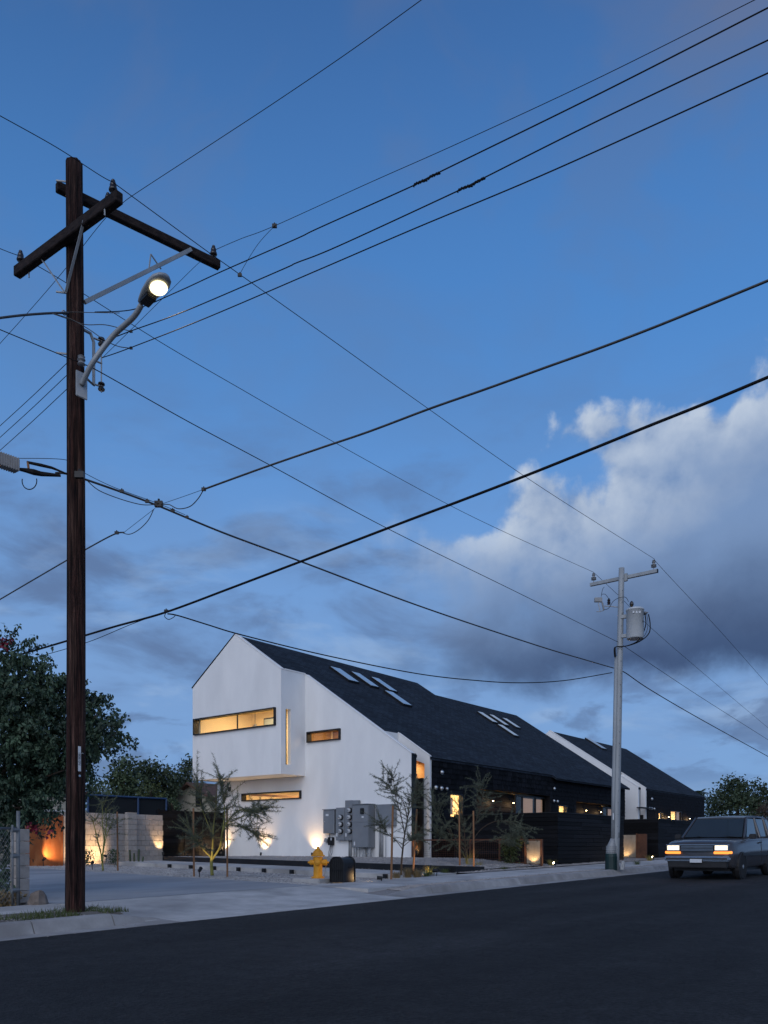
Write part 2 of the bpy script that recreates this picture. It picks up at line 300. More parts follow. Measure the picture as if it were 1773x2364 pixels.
# ---------------------------------------------------------------- mesh and object helpers
ORG = {}
V = Vector
class MB:
    def __init__(s): s.v = []; s.f = []
    def add(s, vs, fs):
        n = len(s.v); s.v += [tuple(p) for p in vs]; s.f += [tuple(i + n for i in f) for f in fs]; return s
    def box(s, x0, x1, y0, y1, z0, z1):
        return s.add([(x, y, z) for z in (z0, z1) for y in (y0, y1) for x in (x0, x1)],
                     [(0, 2, 3, 1), (4, 5, 7, 6), (0, 1, 5, 4), (2, 6, 7, 3), (0, 4, 6, 2), (1, 3, 7, 5)])
    def obox(s, c, a, b, d):
        c, a, b, d = V(c), V(a), V(b), V(d)
        return s.add([c + i * a + j * b + k * d for k in (-1, 1) for j in (-1, 1) for i in (-1, 1)],
                     [(0, 2, 3, 1), (4, 5, 7, 6), (0, 1, 5, 4), (2, 6, 7, 3), (0, 4, 6, 2), (1, 3, 7, 5)])
    def beam(s, p, q, w, h, up=(0, 0, 1)):
        p, q = V(p), V(q); a = (q - p) / 2; d = a.normalized(); b = V(up).cross(d).normalized(); c = d.cross(b)
        return s.obox((p + q) / 2, a, b * w / 2, c * h / 2)
    def tube(s, pts, r, n=6, cap=True):
        pts = [V(p) for p in pts]; m = len(pts); rs = r if isinstance(r, (list, tuple)) else [r] * m
        t0 = (pts[1] - pts[0]).normalized(); u = t0.cross(V((.3, .1, 1)) if abs(t0.z) < .9 else V((1, .2, 0))).normalized(); vs = []
        for i, p in enumerate(pts):
            t = (pts[min(i + 1, m - 1)] - pts[max(i - 1, 0)]).normalized(); u = (u - t * u.dot(t)).normalized(); w = t.cross(u)
            for k in range(n):
                a = 2 * math.pi * k / n; vs.append(p + (u * math.cos(a) + w * math.sin(a)) * rs[i])
        fs = [(i * n + k, i * n + (k + 1) % n, (i + 1) * n + (k + 1) % n, (i + 1) * n + k) for i in range(m - 1) for k in range(n)]
        if cap: fs += [tuple(range(n))[::-1], tuple((m - 1) * n + k for k in range(n))]
        return s.add(vs, fs)
    def lathe(s, c, prof, n=16, axis=(0, 0, 1)):
        c = V(c); ax = V(axis).normalized(); u = ax.orthogonal().normalized(); w = ax.cross(u)
        vs = [c + ax * h + (u * math.cos(2 * math.pi * k / n) + w * math.sin(2 * math.pi * k / n)) * r for r, h in prof for k in range(n)]
        m = len(prof)
        fs = [(i * n + k, i * n + (k + 1) % n, (i + 1) * n + (k + 1) % n, (i + 1) * n + k) for i in range(m - 1) for k in range(n)]
        fs += [tuple(range(n))[::-1], tuple((m - 1) * n + k for k in range(n))]
        return s.add(vs, fs)
    def prism(s, poly, ext):
        n = len(poly); e = V(ext); p = [V(a) for a in poly]
        return s.add(p + [a + e for a in p], [tuple(range(n))[::-1], tuple(range(n, 2 * n))] + [(i, (i + 1) % n, n + (i + 1) % n, n + i) for i in range(n)])
    def holed(s, outer, holes, ext):
        bm = bmesh.new(); ed = []
        for lp in [outer] + list(holes):
            vs = [bm.verts.new(p) for p in lp]; ed += [bm.edges.new((vs[i], vs[(i + 1) % len(vs)])) for i in range(len(vs))]
        bmesh.ops.triangle_fill(bm, edges=ed, use_beauty=True, use_dissolve=False)
        bm.verts.index_update(); fr = [v.co.copy() for v in bm.verts]; n = len(fr); e = V(ext); fs = []
        for f in bm.faces:
            ix = [v.index for v in f.verts]; fs.append(tuple(ix)); fs.append(tuple(n + i for i in reversed(ix)))
        for g in bm.edges:
            if len(g.link_faces) == 1: a, b = g.verts[0].index, g.verts[1].index; fs.append((a, b, n + b, n + a))
        bm.free(); return s.add(fr + [p + e for p in fr], fs)
    def sheet(s, fn, us, vs):
        n = len(vs); return s.add([fn(u, v) for u in us for v in vs], [(i * n + j, (i + 1) * n + j, (i + 1) * n + j + 1, i * n + j + 1) for i in range(len(us) - 1) for j in range(n - 1)])
    def ball(s, c, r, n=8, m=5):
        rx, ry, rz = r if isinstance(r, (tuple, list)) else (r, r, r); c = V(c); vs = [c + V((0, 0, -rz))]
        for i in range(1, m):
            a = math.pi * i / m - math.pi / 2
            for k in range(n): b = 2 * math.pi * k / n; vs.append(c + V((rx * math.cos(a) * math.cos(b), ry * math.cos(a) * math.sin(b), rz * math.sin(a))))
        vs.append(c + V((0, 0, rz))); L = len(vs) - 1
        fs = [(0, 1 + (k + 1) % n, 1 + k) for k in range(n)] + [(L, L - n + k, L - n + (k + 1) % n) for k in range(n)]
        fs += [(1 + i * n + k, 1 + i * n + (k + 1) % n, 1 + (i + 1) * n + (k + 1) % n, 1 + (i + 1) * n + k) for i in range(m - 2) for k in range(n)]
        return s.add(vs, fs)
    def build(s, name, mat, parent=None, smooth=False, bevel=0, fix=True, org=None, seg=2):
        o0 = ORG.get(parent.name) if parent else (V(org) if org is not None else V((0, 0, 0)))
        me = bpy.data.meshes.new(name); me.from_pydata([(a - o0.x, b - o0.y, c - o0.z) for a, b, c in s.v], [], s.f)
        if bevel or (fix and len(s.f) < 30000):
            bm = bmesh.new(); bm.from_mesh(me)
            if fix: bmesh.ops.recalc_face_normals(bm, faces=bm.faces)
            if bevel: bmesh.ops.bevel(bm, geom=[e for e in bm.edges if e.is_manifold and e.calc_face_angle(0) > .5], offset=bevel, segments=seg, affect='EDGES', clamp_overlap=True)
            bm.to_mesh(me); bm.free()
        if smooth: me.polygons.foreach_set('use_smooth', [True] * len(me.polygons))
        me.materials.append(MT[mat] if isinstance(mat, str) else mat)
        o = bpy.data.objects.new(name, me); SC.collection.objects.link(o)
        if parent: o.parent = parent
        else: o.location = o0
        ORG[o.name] = o0
        return o
def thing(name, label, cat, loc, group=None):
    o = bpy.data.objects.new(name, None); SC.collection.objects.link(o); o.location = loc; o.empty_display_size = .2
    ORG[o.name] = V(loc); o['label'] = label; o['category'] = cat
    if group: o['group'] = group
    return o
def tag(o, label, cat, group=None):
    o['label'] = label; o['category'] = cat
    if group: o['group'] = group
    return o
def struct(o, label=None):
    o['kind'] = 'structure'
    if label: o['label'] = label
    return o
def lamp(kind, name, loc, power, color, parent=None, aim=None, **kw):
    l = bpy.data.lights.new(name, kind); l.energy = power; l.color = color
    for k, v in kw.items(): setattr(l, k, v)
    o = bpy.data.objects.new(name, l); SC.collection.objects.link(o); loc = V(loc)
    if aim is not None: o.rotation_euler = (V(aim) - loc).to_track_quat('-Z', 'Y').to_euler()
    if parent: o.parent = parent; o.location = loc - ORG[parent.name]
    else: o.location = loc
    return o
WARM = (1.0, .62, .28)
U = random.uniform
# ================================================================ SETTING: ground, road, kerb, pavement
EDGE = 9.28                                                            # asphalt edge
def gsheet(s, t): return (s, t, gz(s, t) - .16 if t > 12.1 else GRADE * max(-60, min(90, s)) - .03)
struct(MB().sheet(gsheet, [-300, -60, 90, 900], [-300, 12.1, 12.3, 45, 900]).build('ground', 'ground'))
road = MB().sheet(lambda s, t: (s, t, GRADE * s + .012 * noise.noise((s * .35, t * .35, 0)) * (1 if t < 8.8 else 0)), [-60 + i * 1.0 for i in range(151)], [-14 + i * .93 for i in range(25)] + [EDGE]).build('road', 'asphalt', smooth=True, fix=False)
struct(road)
# kerb: gutter pan and kerb as cast segments with open joints
kerb = bpy.data.objects.new('kerb', None); SC.collection.objects.link(kerb); kerb['kind'] = 'structure'; ORG['kerb'] = V((0, 0, 0))
def kerb_seg(a, b, ha=.145, hb=.145):
    g = .008; a += g; b -= g; vs = []
    for s, h in ((a, ha), (b, hb)):
        z = GRADE * s
        vs += [(s, EDGE, z - .12), (s, EDGE, z + .004), (s, EDGE + .40, z + .018 - .02 * (h > .05)), (s, EDGE + .47, z + max(.02, h - .015)), (s, EDGE + .50, z + max(.024, h)), (s, EDGE + .64, z + max(.03, h + .004)), (s, EDGE + .64, z - .12)]
    n = 7; fs = [(i, (i + 1) % n, n + (i + 1) % n, n + i) for i in range(n)] + [tuple(range(n)), tuple(range(n, 2 * n))[::-1]]
    MB().add(vs, fs).build('kerb_segment', 'kerb', kerb)
for a, b, ha, hb in [(-14, -9, .145, .145), (-9, -4, .145, .145), (-4, .6, .145, .145), (.6, 5.32, .145, .145), (5.32, 6.45, .145, .145), (6.45, 7.25, .145, .02)]: kerb_seg(a, b, ha, hb)
for a, b, ha, hb in [(12.55, 13.9, .02, .145), (13.9, 14.6, .145, .145)] + [(14.6 + 3 * i, 17.6 + 3 * i, .145, .145) for i in range(20)]: kerb_seg(a, b, ha, hb)
# pavement slabs
pav = bpy.data.objects.new('pavement', None); SC.collection.objects.link(pav); pav['kind'] = 'structure'; ORG['pavement'] = V((0, 0, 0))
def slab(parent, s0, s1, t0, t1, mat='concrete', th=.10, zf=None, name='slab', gap=.006, sub=3):
    zf = zf or gz; us = [s0 + gap + (s1 - s0 - 2 * gap) * i / sub for i in range(sub + 1)]; vs = [t0 + gap + (t1 - t0 - 2 * gap) * i / sub for i in range(sub + 1)]
    m = MB(); n = sub + 1
    m.add([(u, v, zf(u, v)) for u in us for v in vs] + [(u, v, zf(u, v) - th) for u in us for v in vs], [])
    k = n * n
    for i in range(sub):
        for j in range(sub): m.f.append((i * n + j, (i + 1) * n + j, (i + 1) * n + j + 1, i * n + j + 1))
    per = [i * n for i in range(n)] + [sub * n + j for j in range(1, n)] + [i * n + sub for i in range(sub - 1, -1, -1)] + [j for j in range(sub - 1, 0, -1)]
    for i in range(len(per)): a, b = per[i], per[(i + 1) % len(per)]; m.f.append((a, a + k, b + k, b))
    return m.build(name, mat, parent)
for i in range(8): slab(pav, -5.1 + 1.5 * i, -3.6 + 1.5 * i, 10.95, 12.15)
for i in range(30): slab(pav, 12.7 + 1.5 * i, 14.2 + 1.5 * i, 10.42, 12.0)
# driveway: apron that falls to the road, then three broad pours
drv = bpy.data.objects.new('driveway', None); SC.collection.objects.link(drv); drv['kind'] = 'structure'; ORG['driveway'] = V((0, 0, 0))
def apron_z(s, t):
    a, b = GRADE * s + .016, gz(s, 11.9); k = max(0, min(1, (t - EDGE - .40) / (11.9 - EDGE - .40))); return a + (b - a) * (k * k * (3 - 2 * k))
def pan(s0, s1): return slab(drv, s0, s1, EDGE, EDGE + .40, zf=lambda s, t: GRADE * s + .004 + .012 * (t - EDGE) / .4, name='gutter_pan')
pan(7.25, 9.9); pan(9.9, 12.55)
slab(drv, 6.95, 9.9, EDGE + .41, 11.95, zf=apron_z, name='apron', sub=8); slab(drv, 9.9, 12.7, EDGE + .41, 11.95, zf=apron_z, name='apron', sub=8)
def drz(s, t): return gz(s, t) + .004
for a, b in ((11.97, 16.4), (16.4, 21.0), (21.0, 24.9)): slab(drv, 6.9, 12.75, a, b, mat='driveway', zf=drz, name='pour')
slab(drv, 3.2, 6.9, 13.4, 24.9, mat='driveway', zf=drz, name='pour')
# tree verge left: bare soil with grass, and gravel strip right of the drive
struct(MB().sheet(lambda s, t: (s, t, gz(s, t) + .012 + .03 * noise.noise((s * 2, t * 2, 1)) - (.0 if 9.97 < t < 10.9 else .02)), [-6 + .25 * i for i in range(52)], [9.92 + .1 * i for i in range(11)]).build('verge', 'ground', smooth=True))
def strip_z(s, t):
    k = max(0, min(1, (s - 12.62) / 1.3)); return apron_z(12.6, t) * (1 - k) + (gz(s, t) - .012) * k
struct(MB().sheet(lambda s, t: (s, t, strip_z(s, t)), [12.56 + .22 * i for i in range(8)] + [14.6 + 1.5 * i for i in range(30)], [9.915, 10.1, 10.25, 10.43]).build('verge', 'gravel', smooth=True), 'gravel verge between kerb and pavement')
def pebbles(name, region, n, mat, zf, lab, rmin=.012, rmax=.03, parent=None):
    m = MB()
    for _ in range(n):
        s, t = region(); r = U(rmin, rmax); z = zf(s, t) + r * .25; a = U(0, 6.28); c, d = math.cos(a), math.sin(a); k1, k2, k3 = U(.8, 1.3), U(.6, 1.0), U(.45, .8)
        vs = []
        for x, y, w in ((1, 0, 0), (-.2, 1, .1), (-1, .1, 0), (.1, -1, -.1), (.15, .1, 1), (0, 0, -1)):
            x, y, w = x * r * k1 * U(.8, 1.2), y * r * k2, w * r * k3; vs.append((s + x * c - y * d, t + x * d + y * c, z + w))
        m.add(vs, [(0, 1, 4), (1, 2, 4), (2, 3, 4), (3, 0, 4)])
    o = m.build(name, mat, parent, fix=False); o['kind'] = 'stuff'
    if not parent: o['label'] = lab; o['category'] = 'gravel'
    return o
def box_region(s0, s1, t0, t1): return lambda: (U(s0, s1), U(t0, t1))
# front yard gravel (lower), path with low step, steel edging, raised gravel bed
def edge_z(t): return .60 + .0132 * (t - 12.42)
def bed_z(s, t):
    k = max(0, min(1, (s - 18.9) / 4.6)); z = (edge_z(t) - .025) * (1 - k) + .725 * k
    w = max(0, min(1, (t - 12.4) / 3.4)); w = w * w * (3 - 2 * w); q = max(0, min(1, (20.3 - s) / 1.3)); w = max(w, q)
    g = gz(s, t) + .045; return max(g, g + (z - g) * w) + .012 * noise.noise((s * 2, t * 2, 3))
def yard_z(s, t): return gz(s, t) - .012 - .11 * max(0, min(1, (s - 12.8) / 3.5))
struct(MB().sheet(lambda s, t: (s, t, yard_z(s, t)), [12.75 + .45 * i for i in range(11)], [12.0 + .8 * i for i in range(20)]).build('yard', 'gravel'), 'grey gravel front yard between driveway and path')
near = lambda s0, s1, t0, t1: (lambda: (s0 + (s1 - s0) * random.random() ** 1.1, t0 + (t1 - t0) * random.random() ** 1.3))
pebbles('yard_gravel', near(12.8, 17.1, 12.05, 26.5), 15000, 'pebble_pale', lambda s, t: yard_z(s, t) - .002, 'pale grey pebbles spread over the yard beside the driveway')
struct(MB().sheet(lambda s, t: (s, t, bed_z(s, t)), [18.96 + .4 * i for i in range(14)], [12.5 + .55 * i for i in range(25)]).build('planting_bed', 'gravel', smooth=True), 'raised gravel bed along the white wall')
pebbles('bed_gravel', near(18.99, 24.1, 12.55, 25.4), 11000, 'pebble', lambda s, t: bed_z(s, t), 'brown grey pebbles filling the raised bed below the white wall', .012, .034)
def side_z(s, t): return gz(s, t) + .01 + .015 * noise.noise((s, t * 1.4, 5))
struct(MB().sheet(lambda s, t: (s, t, side_z(s, t)), [18.97 + .6 * i for i in range(70)], [12.02 + .35 * i for i in range(18)]).build('side_yard', 'gravel', smooth=True), 'gravel side yard between pavement and dark house')
pebbles('side_gravel', near(18.9, 32, 12.05, 16.5), 9000, 'pebble', side_z, 'brown grey pebbles between the pavement and the dark house', .012, .034)
pebbles('strip_gravel', lambda: (13.3 + 26 * random.random() ** 1.6, U(9.95, 10.4)), 5200, 'pebble', lambda s, t: strip_z(s, t), 'thin strip of pebbles between kerb and pavement', .014, .034)
# concrete path with a low step towards the yard
path = bpy.data.objects.new('path', None); SC.collection.objects.link(path); path['kind'] = 'structure'; ORG['path'] = V((0, 0, 0))
for i in range(6):
    t0 = 12.4 + 2.22 * i; slab(path, 17.2, 18.92, t0, t0 + 2.22, th=.26, zf=lambda s, t: gz(s, t) + .002, name='slab')
edg = thing('steel_edging', 'long black steel edging holding up the gravel bed under the white wall', 'edging', (18.92, 18.8, .4))
MB().prism([(18.92, 12.42, gz(18.9, 12.4) - .1), (18.92, 25.3, gz(18.9, 25.3) - .1), (18.92, 25.3, edge_z(25.3)), (18.92, 12.42, edge_z(12.42))], (.03, 0, 0)).build('front_plate', 'black_steel', edg)
MB().prism([(18.952, 12.42, gz(18.9, 12.4) - .1), (20.4, 12.42, .35), (20.4, 12.42, .56), (18.952, 12.42, edge_z(12.42))], (0, .03, 0)).build('return_plate', 'black_steel', edg)
# ================================================================ HOUSE
def rect_s(s, px0, px1, yl0, yl1):
    """opening in a plane s = const from its left/right pixel columns and left top/bottom rows -> t0<t1, z0<z1"""
    a = on_s(px0, yl0, s); b = on_s(px0, yl1, s); c = on_s(px1, (yl0 + yl1) / 2, s); return c.y, a.y, b.z, a.z
def rect_t(t, px0, px1, yl0, yl1):
    a = on_t(px0, yl0, t); b = on_t(px0, yl1, t); c = on_t(px1, (yl0 + yl1) / 2, t); return a.x, c.x, b.z, a.z
SF, SM, TR, TL, TE, TRIDGE = 22.8, 24.16, 23.1, 28.48, 17.8, 25.75      # front plane, main plane, return wall, left wall, street wall, ridge
ZS, ZB = 3.97, .70
def left_z(t): return roof_z(TRIDGE) - .697 * (t - TRIDGE)
h1 = thing('white_gable_house', 'long house with white stucco gable, dark shingle roof and black timber street side', 'house', (SM, 20, ZB))
rect = lambda ax, c, r: [(c, r[0], r[2]), (c, r[1], r[2]), (c, r[1], r[3]), (c, r[0], r[3])] if ax == 's' else [(r[0], c, r[2]), (r[1], c, r[2]), (r[1], c, r[3]), (r[0], c, r[3])]
WU = rect_s(SF, 449.2, 637.5, 1660.6, 1698.3)      # upper band window
WS = rect_s(SM, 710.5, 786.9, 1690.4, 1715.3)      # small window
WL = rect_s(SM, 560.2, 696.2, 1832.4, 1850.4)      # lower band window
a_ = on_t(659.5, 1635.7, TR); b_ = on_t(671, 1764, TR); WV = (a_.x, b_.x, on_t(659.5, 1764.7, TR).z, a_.z)   # slot in the return wall
EPS = .05
MB().holed([(SF, TR, ZS), (SF, TL, ZS), (SF, TL, left_z(TL) + EPS), (SF, TRIDGE, roof_z(TRIDGE) + EPS), (SF, TR, roof_z(TR) + EPS)], [rect('s', SF, WU)], (.22, 0, 0)).build('upper_wall', 'stucco', h1)
MB().holed([(SF + .222, TR, ZS), (SM, TR, ZS), (SM, TR, roof_z(TR) + .09), (SF + .222, TR, roof_z(TR) + .09)], [rect('t', TR, WV)], (0, .18, 0)).build('return_wall', 'stucco', h1)
MB().holed([(SM, TE, ZB), (SM, TL, ZB), (SM, TL, ZS), (SM, TR, ZS), (SM, TR, roof_z(TR) + EPS), (SM, TE, roof_z(TE) + EPS)], [rect('s', SM, WS), rect('s', SM, WL)], (.22, 0, 0)).build('lower_wall', 'stucco', h1)
MB().box(SF + .225, SM + .4, TR + .185, TL, ZS + .004, ZS + .15).build('soffit', 'stucco', h1)
MB().box(SM + .225, 43.5, TL - .2, TL, ZB, left_z(TL)).build('rear_wall', 'stucco', h1)
MB().box(SF + .225, SM + .222, TL - .2, TL, ZS + .16, left_z(TL)).build('rear_wall', 'stucco', h1)
MB().box(SM - .012, SM - .001, TE, TL, ZB - .5, ZB + .015).build('plinth', 'block', h1)
# street side
S2, S3, S4 = 25.32, 35.25, 44.05
def win_t(px0, px1, y0, y1): return rect_t(TE, px0, px1, y0, y1)
T_W1 = win_t(1037.6, 1069, 1831, 1888)
RC = (on_t(1100, 1850, TE).x, on_t(1270, 1850, TE).x, .62, on_t(1190, 1829, TE).z)     # recess with sliding door
T_W2 = win_t(1289, 1309, 1858, 1893)
RC2 = (on_t(1330, 1860, TE).x, on_t(1432, 1860, TE).x, .62, on_t(1360, 1853.5, TE).z)
street = MB().holed([(S2 + .122, TE, .45), (S4, TE, .45), (S4, TE, roof_z(TE) - .03), (S2 + .122, TE, roof_z(TE) - .03)], [rect('t', TE, r) for r in (T_W1, RC, T_W2, RC2)], (0, .2, 0)).build('street_wall', 'char', h1)
def shakes(parent, wall, plane_t, s0, s1, z0, z1, holes, limit, course=.2, seed=3):
    rg = random.Random(seed); lst = []; z = z0; row = 0
    while z < z1 - .05:
        s = s0 - rg.uniform(0, .3); zt = min(z + course, z1)
        while s < s1:
            w = rg.uniform(.2, .42); a, b = max(s, s0), min(s + w, s1)
            if b - a > .06 and not any(a < h[1] and b > h[0] and z < h[3] and zt > h[2] for h in holes): lst.append((a, b, z, zt + .03, rg.uniform(.012, .026), rg.uniform(-.012, .012)))
            s += w + .004
        z += course; row += 1
    lst.sort(key=lambda q: (q[0] - 24) + (3 if q[2] < 1.5 else 0))
    me = None; rest = MB()
    for i, (a, b, z, zt, d, j) in enumerate(lst):
        m = MB(); p = plane_t
        g = m if i < limit else rest
        g.add([(a + .003, p - d - .012, z + j), (b - .003, p - d - .012, z + j), (b - .003, p - .004, zt), (a + .003, p - .004, zt), (a + .003, p, z + j), (b - .003, p, z + j), (b - .003, p, zt), (a + .003, p, zt)],
              [(0, 1, 2, 3), (4, 7, 6, 5), (0, 4, 5, 1), (0, 3, 7, 4), (1, 5, 6, 2)])
        if i < limit: m.build('shake', 'shake', parent, fix=False)
    if rest.v: o = rest.build('shakes', 'shake', parent, fix=False); o['kind'] = 'stuff'
shakes(street, h1, TE, S2 + .12, S4 - .02, .55, roof_z(TE) - .06, [T_W1, RC, T_W2, RC2], 290)
MB().box(S4 - .2, S4, TE + .205, TL - .3, .45, 4.2).build('end_wall', 'char', h1)
# recess back walls, soffits
def recess(r, depth, parent, names=('recess_wall', 'recess_soffit')):
    MB().box(r[0], r[1], TE + depth, TE + depth + .1, r[2], r[3]).build(names[0], 'shake', parent)
    MB().box(r[0], r[1], TE + .205, TE + depth - .003, r[3], r[3] + .06).build(names[1], 'room_wood', parent)
    for a_c in (r[0] - .06, r[1] + .001): MB().box(a_c, a_c + .059, TE + .205, TE + depth, r[2], r[3]).build('recess_cheek', 'char', parent)
    m = MB(); z = r[2]
    while z < r[3] - .1:
        m2 = MB(); m2.add([(r[0] + .01, TE + depth - .03, z), (r[1] - .01, TE + depth - .03, z), (r[1] - .01, TE + depth - .006, z + .2), (r[0] + .01, TE + depth - .006, z + .2)], [(0, 1, 2, 3)]); m2.prism([(r[0] + .01, TE + depth - .03, z), (r[1] - .01, TE + depth - .03, z), (r[1] - .01, TE + depth - .008, z + .19), (r[0] + .01, TE + depth - .008, z + .19)], (0, .005, 0)).build('cladding_board', 'shake', parent); z += .2
RD = .30
recess(RC, RD, h1); recess(RC2, RD, h1)
# notch beside the white gable: white liner and the second white fin wall
NT = 19.27
W4 = (on_s(980, 1780, S2).y, on_s(955, 1780, S2).y + .15, on_s(965, 1797, S2).z, 0)
t0n, t1n = W4[0], W4[1]; zt0 = on_s(979, 1763, S2).z; zt1 = on_s(958, 1749, S2).z
fin = [(S2, TE, .55), (S2, 21.0, .55), (S2, 21.0, roof_z(NT)), (S2, NT, roof_z(NT) + EPS), (S2, TE, roof_z(TE) + EPS)]
op = [(S2, t0n, W4[2]), (S2, t1n, W4[2]), (S2, t1n, zt1), (S2, t0n, zt0)]
MB().holed(fin, [op], (.12, 0, 0)).build('fin_wall', 'stucco', h1)
MB().prism([(SM + .225, NT, .6), (S2 - .002, NT, .6), (S2 - .002, NT, roof_z(NT) + .02), (SM + .225, NT, roof_z(NT) + .02)], (0, .12, 0)).build('notch_wall', 'stucco', h1)
MB().prism([(SM + .222, TE, ZB), (SM + .222, NT, ZB), (SM + .222, NT, roof_z(NT) + .01), (SM + .222, TE, roof_z(TE) + .01)], (.10, 0, 0)).build('notch_cheek', 'black_steel', h1)
MB().box(SM + .02, SM + .30, TE - .012, TE - .001, ZB, roof_z(TE) + .04).build('corner_flashing', 'black_steel', h1)
pz = on_s(965, 1797, 24.9).z
MB().box(24.86, 24.92, TE - .02, TE + .98, .72, pz).build('entry_screen', 'black_steel', h1)
# roofs -------------------------------------------------------------
def roof_poly(pts, up=.012, th=.10): return [(s, t, roof_z(t) + up) for s, t in pts], (0, 0, -th)
roof = MB().prism(*roof_poly([(SF + .03, TRIDGE), (SF + .03, TR + .02), (SM + .03, TR + .02), (SM + .03, TE - .03), (SM + .32, TE - .03), (SM + .32, NT + .01), (S2 + .03, NT + .01), (S2 + .03, TE - .03), (S3, TE - .03), (S3, TE - .26), (S4 + .05, TE - .26), (S4 + .05, 24.6), (35.5, 24.6), (35.5, TRIDGE)])).build('roof', 'shingles', h1)
MB().prism([(SF + .03, TRIDGE, roof_z(TRIDGE) + .012), (SF + .03, TL + .04, left_z(TL) + .02), (35.5, TL + .04, left_z(TL) + .02), (35.5, TRIDGE, roof_z(TRIDGE) + .012)], (0, 0, -.1)).build('rear_roof', 'shingles', h1)
MB().prism([(35.52, 24.6, roof_z(24.6) + .012), (35.52, TL, 6.2), (S4 + .05, TL, 6.2), (S4 + .05, 24.6, roof_z(24.6) + .012)], (0, 0, -.1)).build('rear_roof', 'shingles', h1)
MB().prism([(35.4, TRIDGE, roof_z(TRIDGE) - .1), (35.4, 23.5, roof_z(23.5) - .1), (35.4, 23.5, 6), (35.4, TL - .2, 6), (35.4, TL - .2, left_z(TL - .2) - .1)], (.08, 0, 0)).build('party_gable', 'char', h1)
MB().prism([(S4 - .18, 24.6, roof_z(24.6) - .1), (S4 - .18, TE + .2, roof_z(TE + .2) - .12), (S4 - .18, TE + .2, 4.21), (S4 - .18, TL - .25, 4.21), (S4 - .18, TL - .25, 6.0)], (.15, 0, 0)).build('end_gable', 'stucco', h1)
# thin metal edge on the rakes
def rake(parent, pts): MB().tube([V(p) for p in pts], .022, 6).build('rake_trim', 'stucco_trim', parent)
for a, b in (((SF - .004, TRIDGE, roof_z(TRIDGE) + .05), (SF - .004, TR, roof_z(TR) + .05)), ((SF - .004, TR - .004, roof_z(TR) + .05), (SM - .004, TR - .004, roof_z(TR) + .05)), ((SM - .004, TR, roof_z(TR) + .05), (SM - .004, TE, roof_z(TE) + .05)), ((S2 - .004, NT, roof_z(NT) + .05), (S2 - .004, TE - .004, roof_z(TE) + .05))): rake(h1, (a, b))
MB().prism([(SF - .02, TRIDGE + .06, roof_z(TRIDGE) + .045), (SF - .02, TL + .05, left_z(TL) + .045), (SF - .02, TL + .05, left_z(TL) + .085), (SF - .02, TRIDGE + .0, roof_z(TRIDGE) + .10)], (.3, 0, 0)).build('rake_flashing', 'black_steel', h1)
RC_K = 217e-3
def skylight(parent, pts, off, k, i):
    q = [on_roof(off[0] + x * k, off[1] + y * k) for x, y in pts]
    s0 = (q[0].x + q[3].x) / 2; s1 = (q[1].x + q[2].x) / 2; t1 = (q[0].y + q[1].y) / 2; t0 = (q[2].y + q[3].y) / 2
    fr = MB().prism([(s0, t0, roof_z(t0) + .013), (s1, t0, roof_z(t0) + .013), (s1, t1, roof_z(t1) + .013), (s0, t1, roof_z(t1) + .013)], (0, -.035, .085)).build('skylight', 'black_steel', parent)
    e = .035; MB().prism([(s0 + e, t0 + e - .035, roof_z(t0 + e) + .1), (s1 - e, t0 + e - .035, roof_z(t0 + e) + .1), (s1 - e, t1 - e - .035, roof_z(t1 - e) + .1), (s0 + e, t1 - e - .035, roof_z(t1 - e) + .1)], (0, 0, .012)).build('pane', 'skylight_glass', fr)
for i, p in enumerate([[(555, 15), (665, 40), (870, 190), (755, 160)], [(780, 70), (875, 90), (1080, 243), (985, 215)], [(985, 123), (1080, 145), (1280, 292), (1190, 262)], [(1130, 268), (1225, 290), (1437, 440), (1335, 412)]]): skylight(roof, p, (640, 1540), .2170, i)
for i, p in enumerate([[(85, 763), (145, 778), (325, 893), (268, 880)], [(213, 795), (270, 808), (440, 922), (390, 908)], [(345, 830), (400, 842), (572, 950), (520, 935)], [(302, 900), (362, 914), (545, 1037), (485, 1020)]]): skylight(roof, p, (1080, 1480), .2170, i + 4)
# windows ------------------------------------------------------------
def room(parent, x0, x1, y0, y1, z0, z1, open_ax, power, name='lit_room', mat='room', lampoff=(0, 0), wood=None):
    m = MB(); th = .04; E = {'s0': open_ax == 's', 't0': open_ax == 't'}
    m.box(x0, x1, y0, y1, z0 - th, z0); m.box(x0, x1, y0, y1, z1, z1 + th)
    m.box(x1, x1 + th, y0, y1, z0, z1); m.box(x0, x1, y1, y1 + th, z0, z1)
    if open_ax == 's': m.box(x0, x1, y0 - th, y0, z0, z1)
    elif open_ax == 't': m.box(x0 - th, x0, y0, y1, z0, z1)
    o = m.build(name, mat, parent, fix=False)
    c = ((x0 + x1) / 2 + lampoff[0], (y0 + y1) / 2 + lampoff[1], z1 - .06)
    lamp('AREA', 'ceiling_lamp', c, power, (1.0, .77, .46), o, aim=(c[0], c[1], z0), shape='RECTANGLE', size=max(.3, (x1 - x0) * .5), size_y=max(.3, (y1 - y0) * .5))
    return o
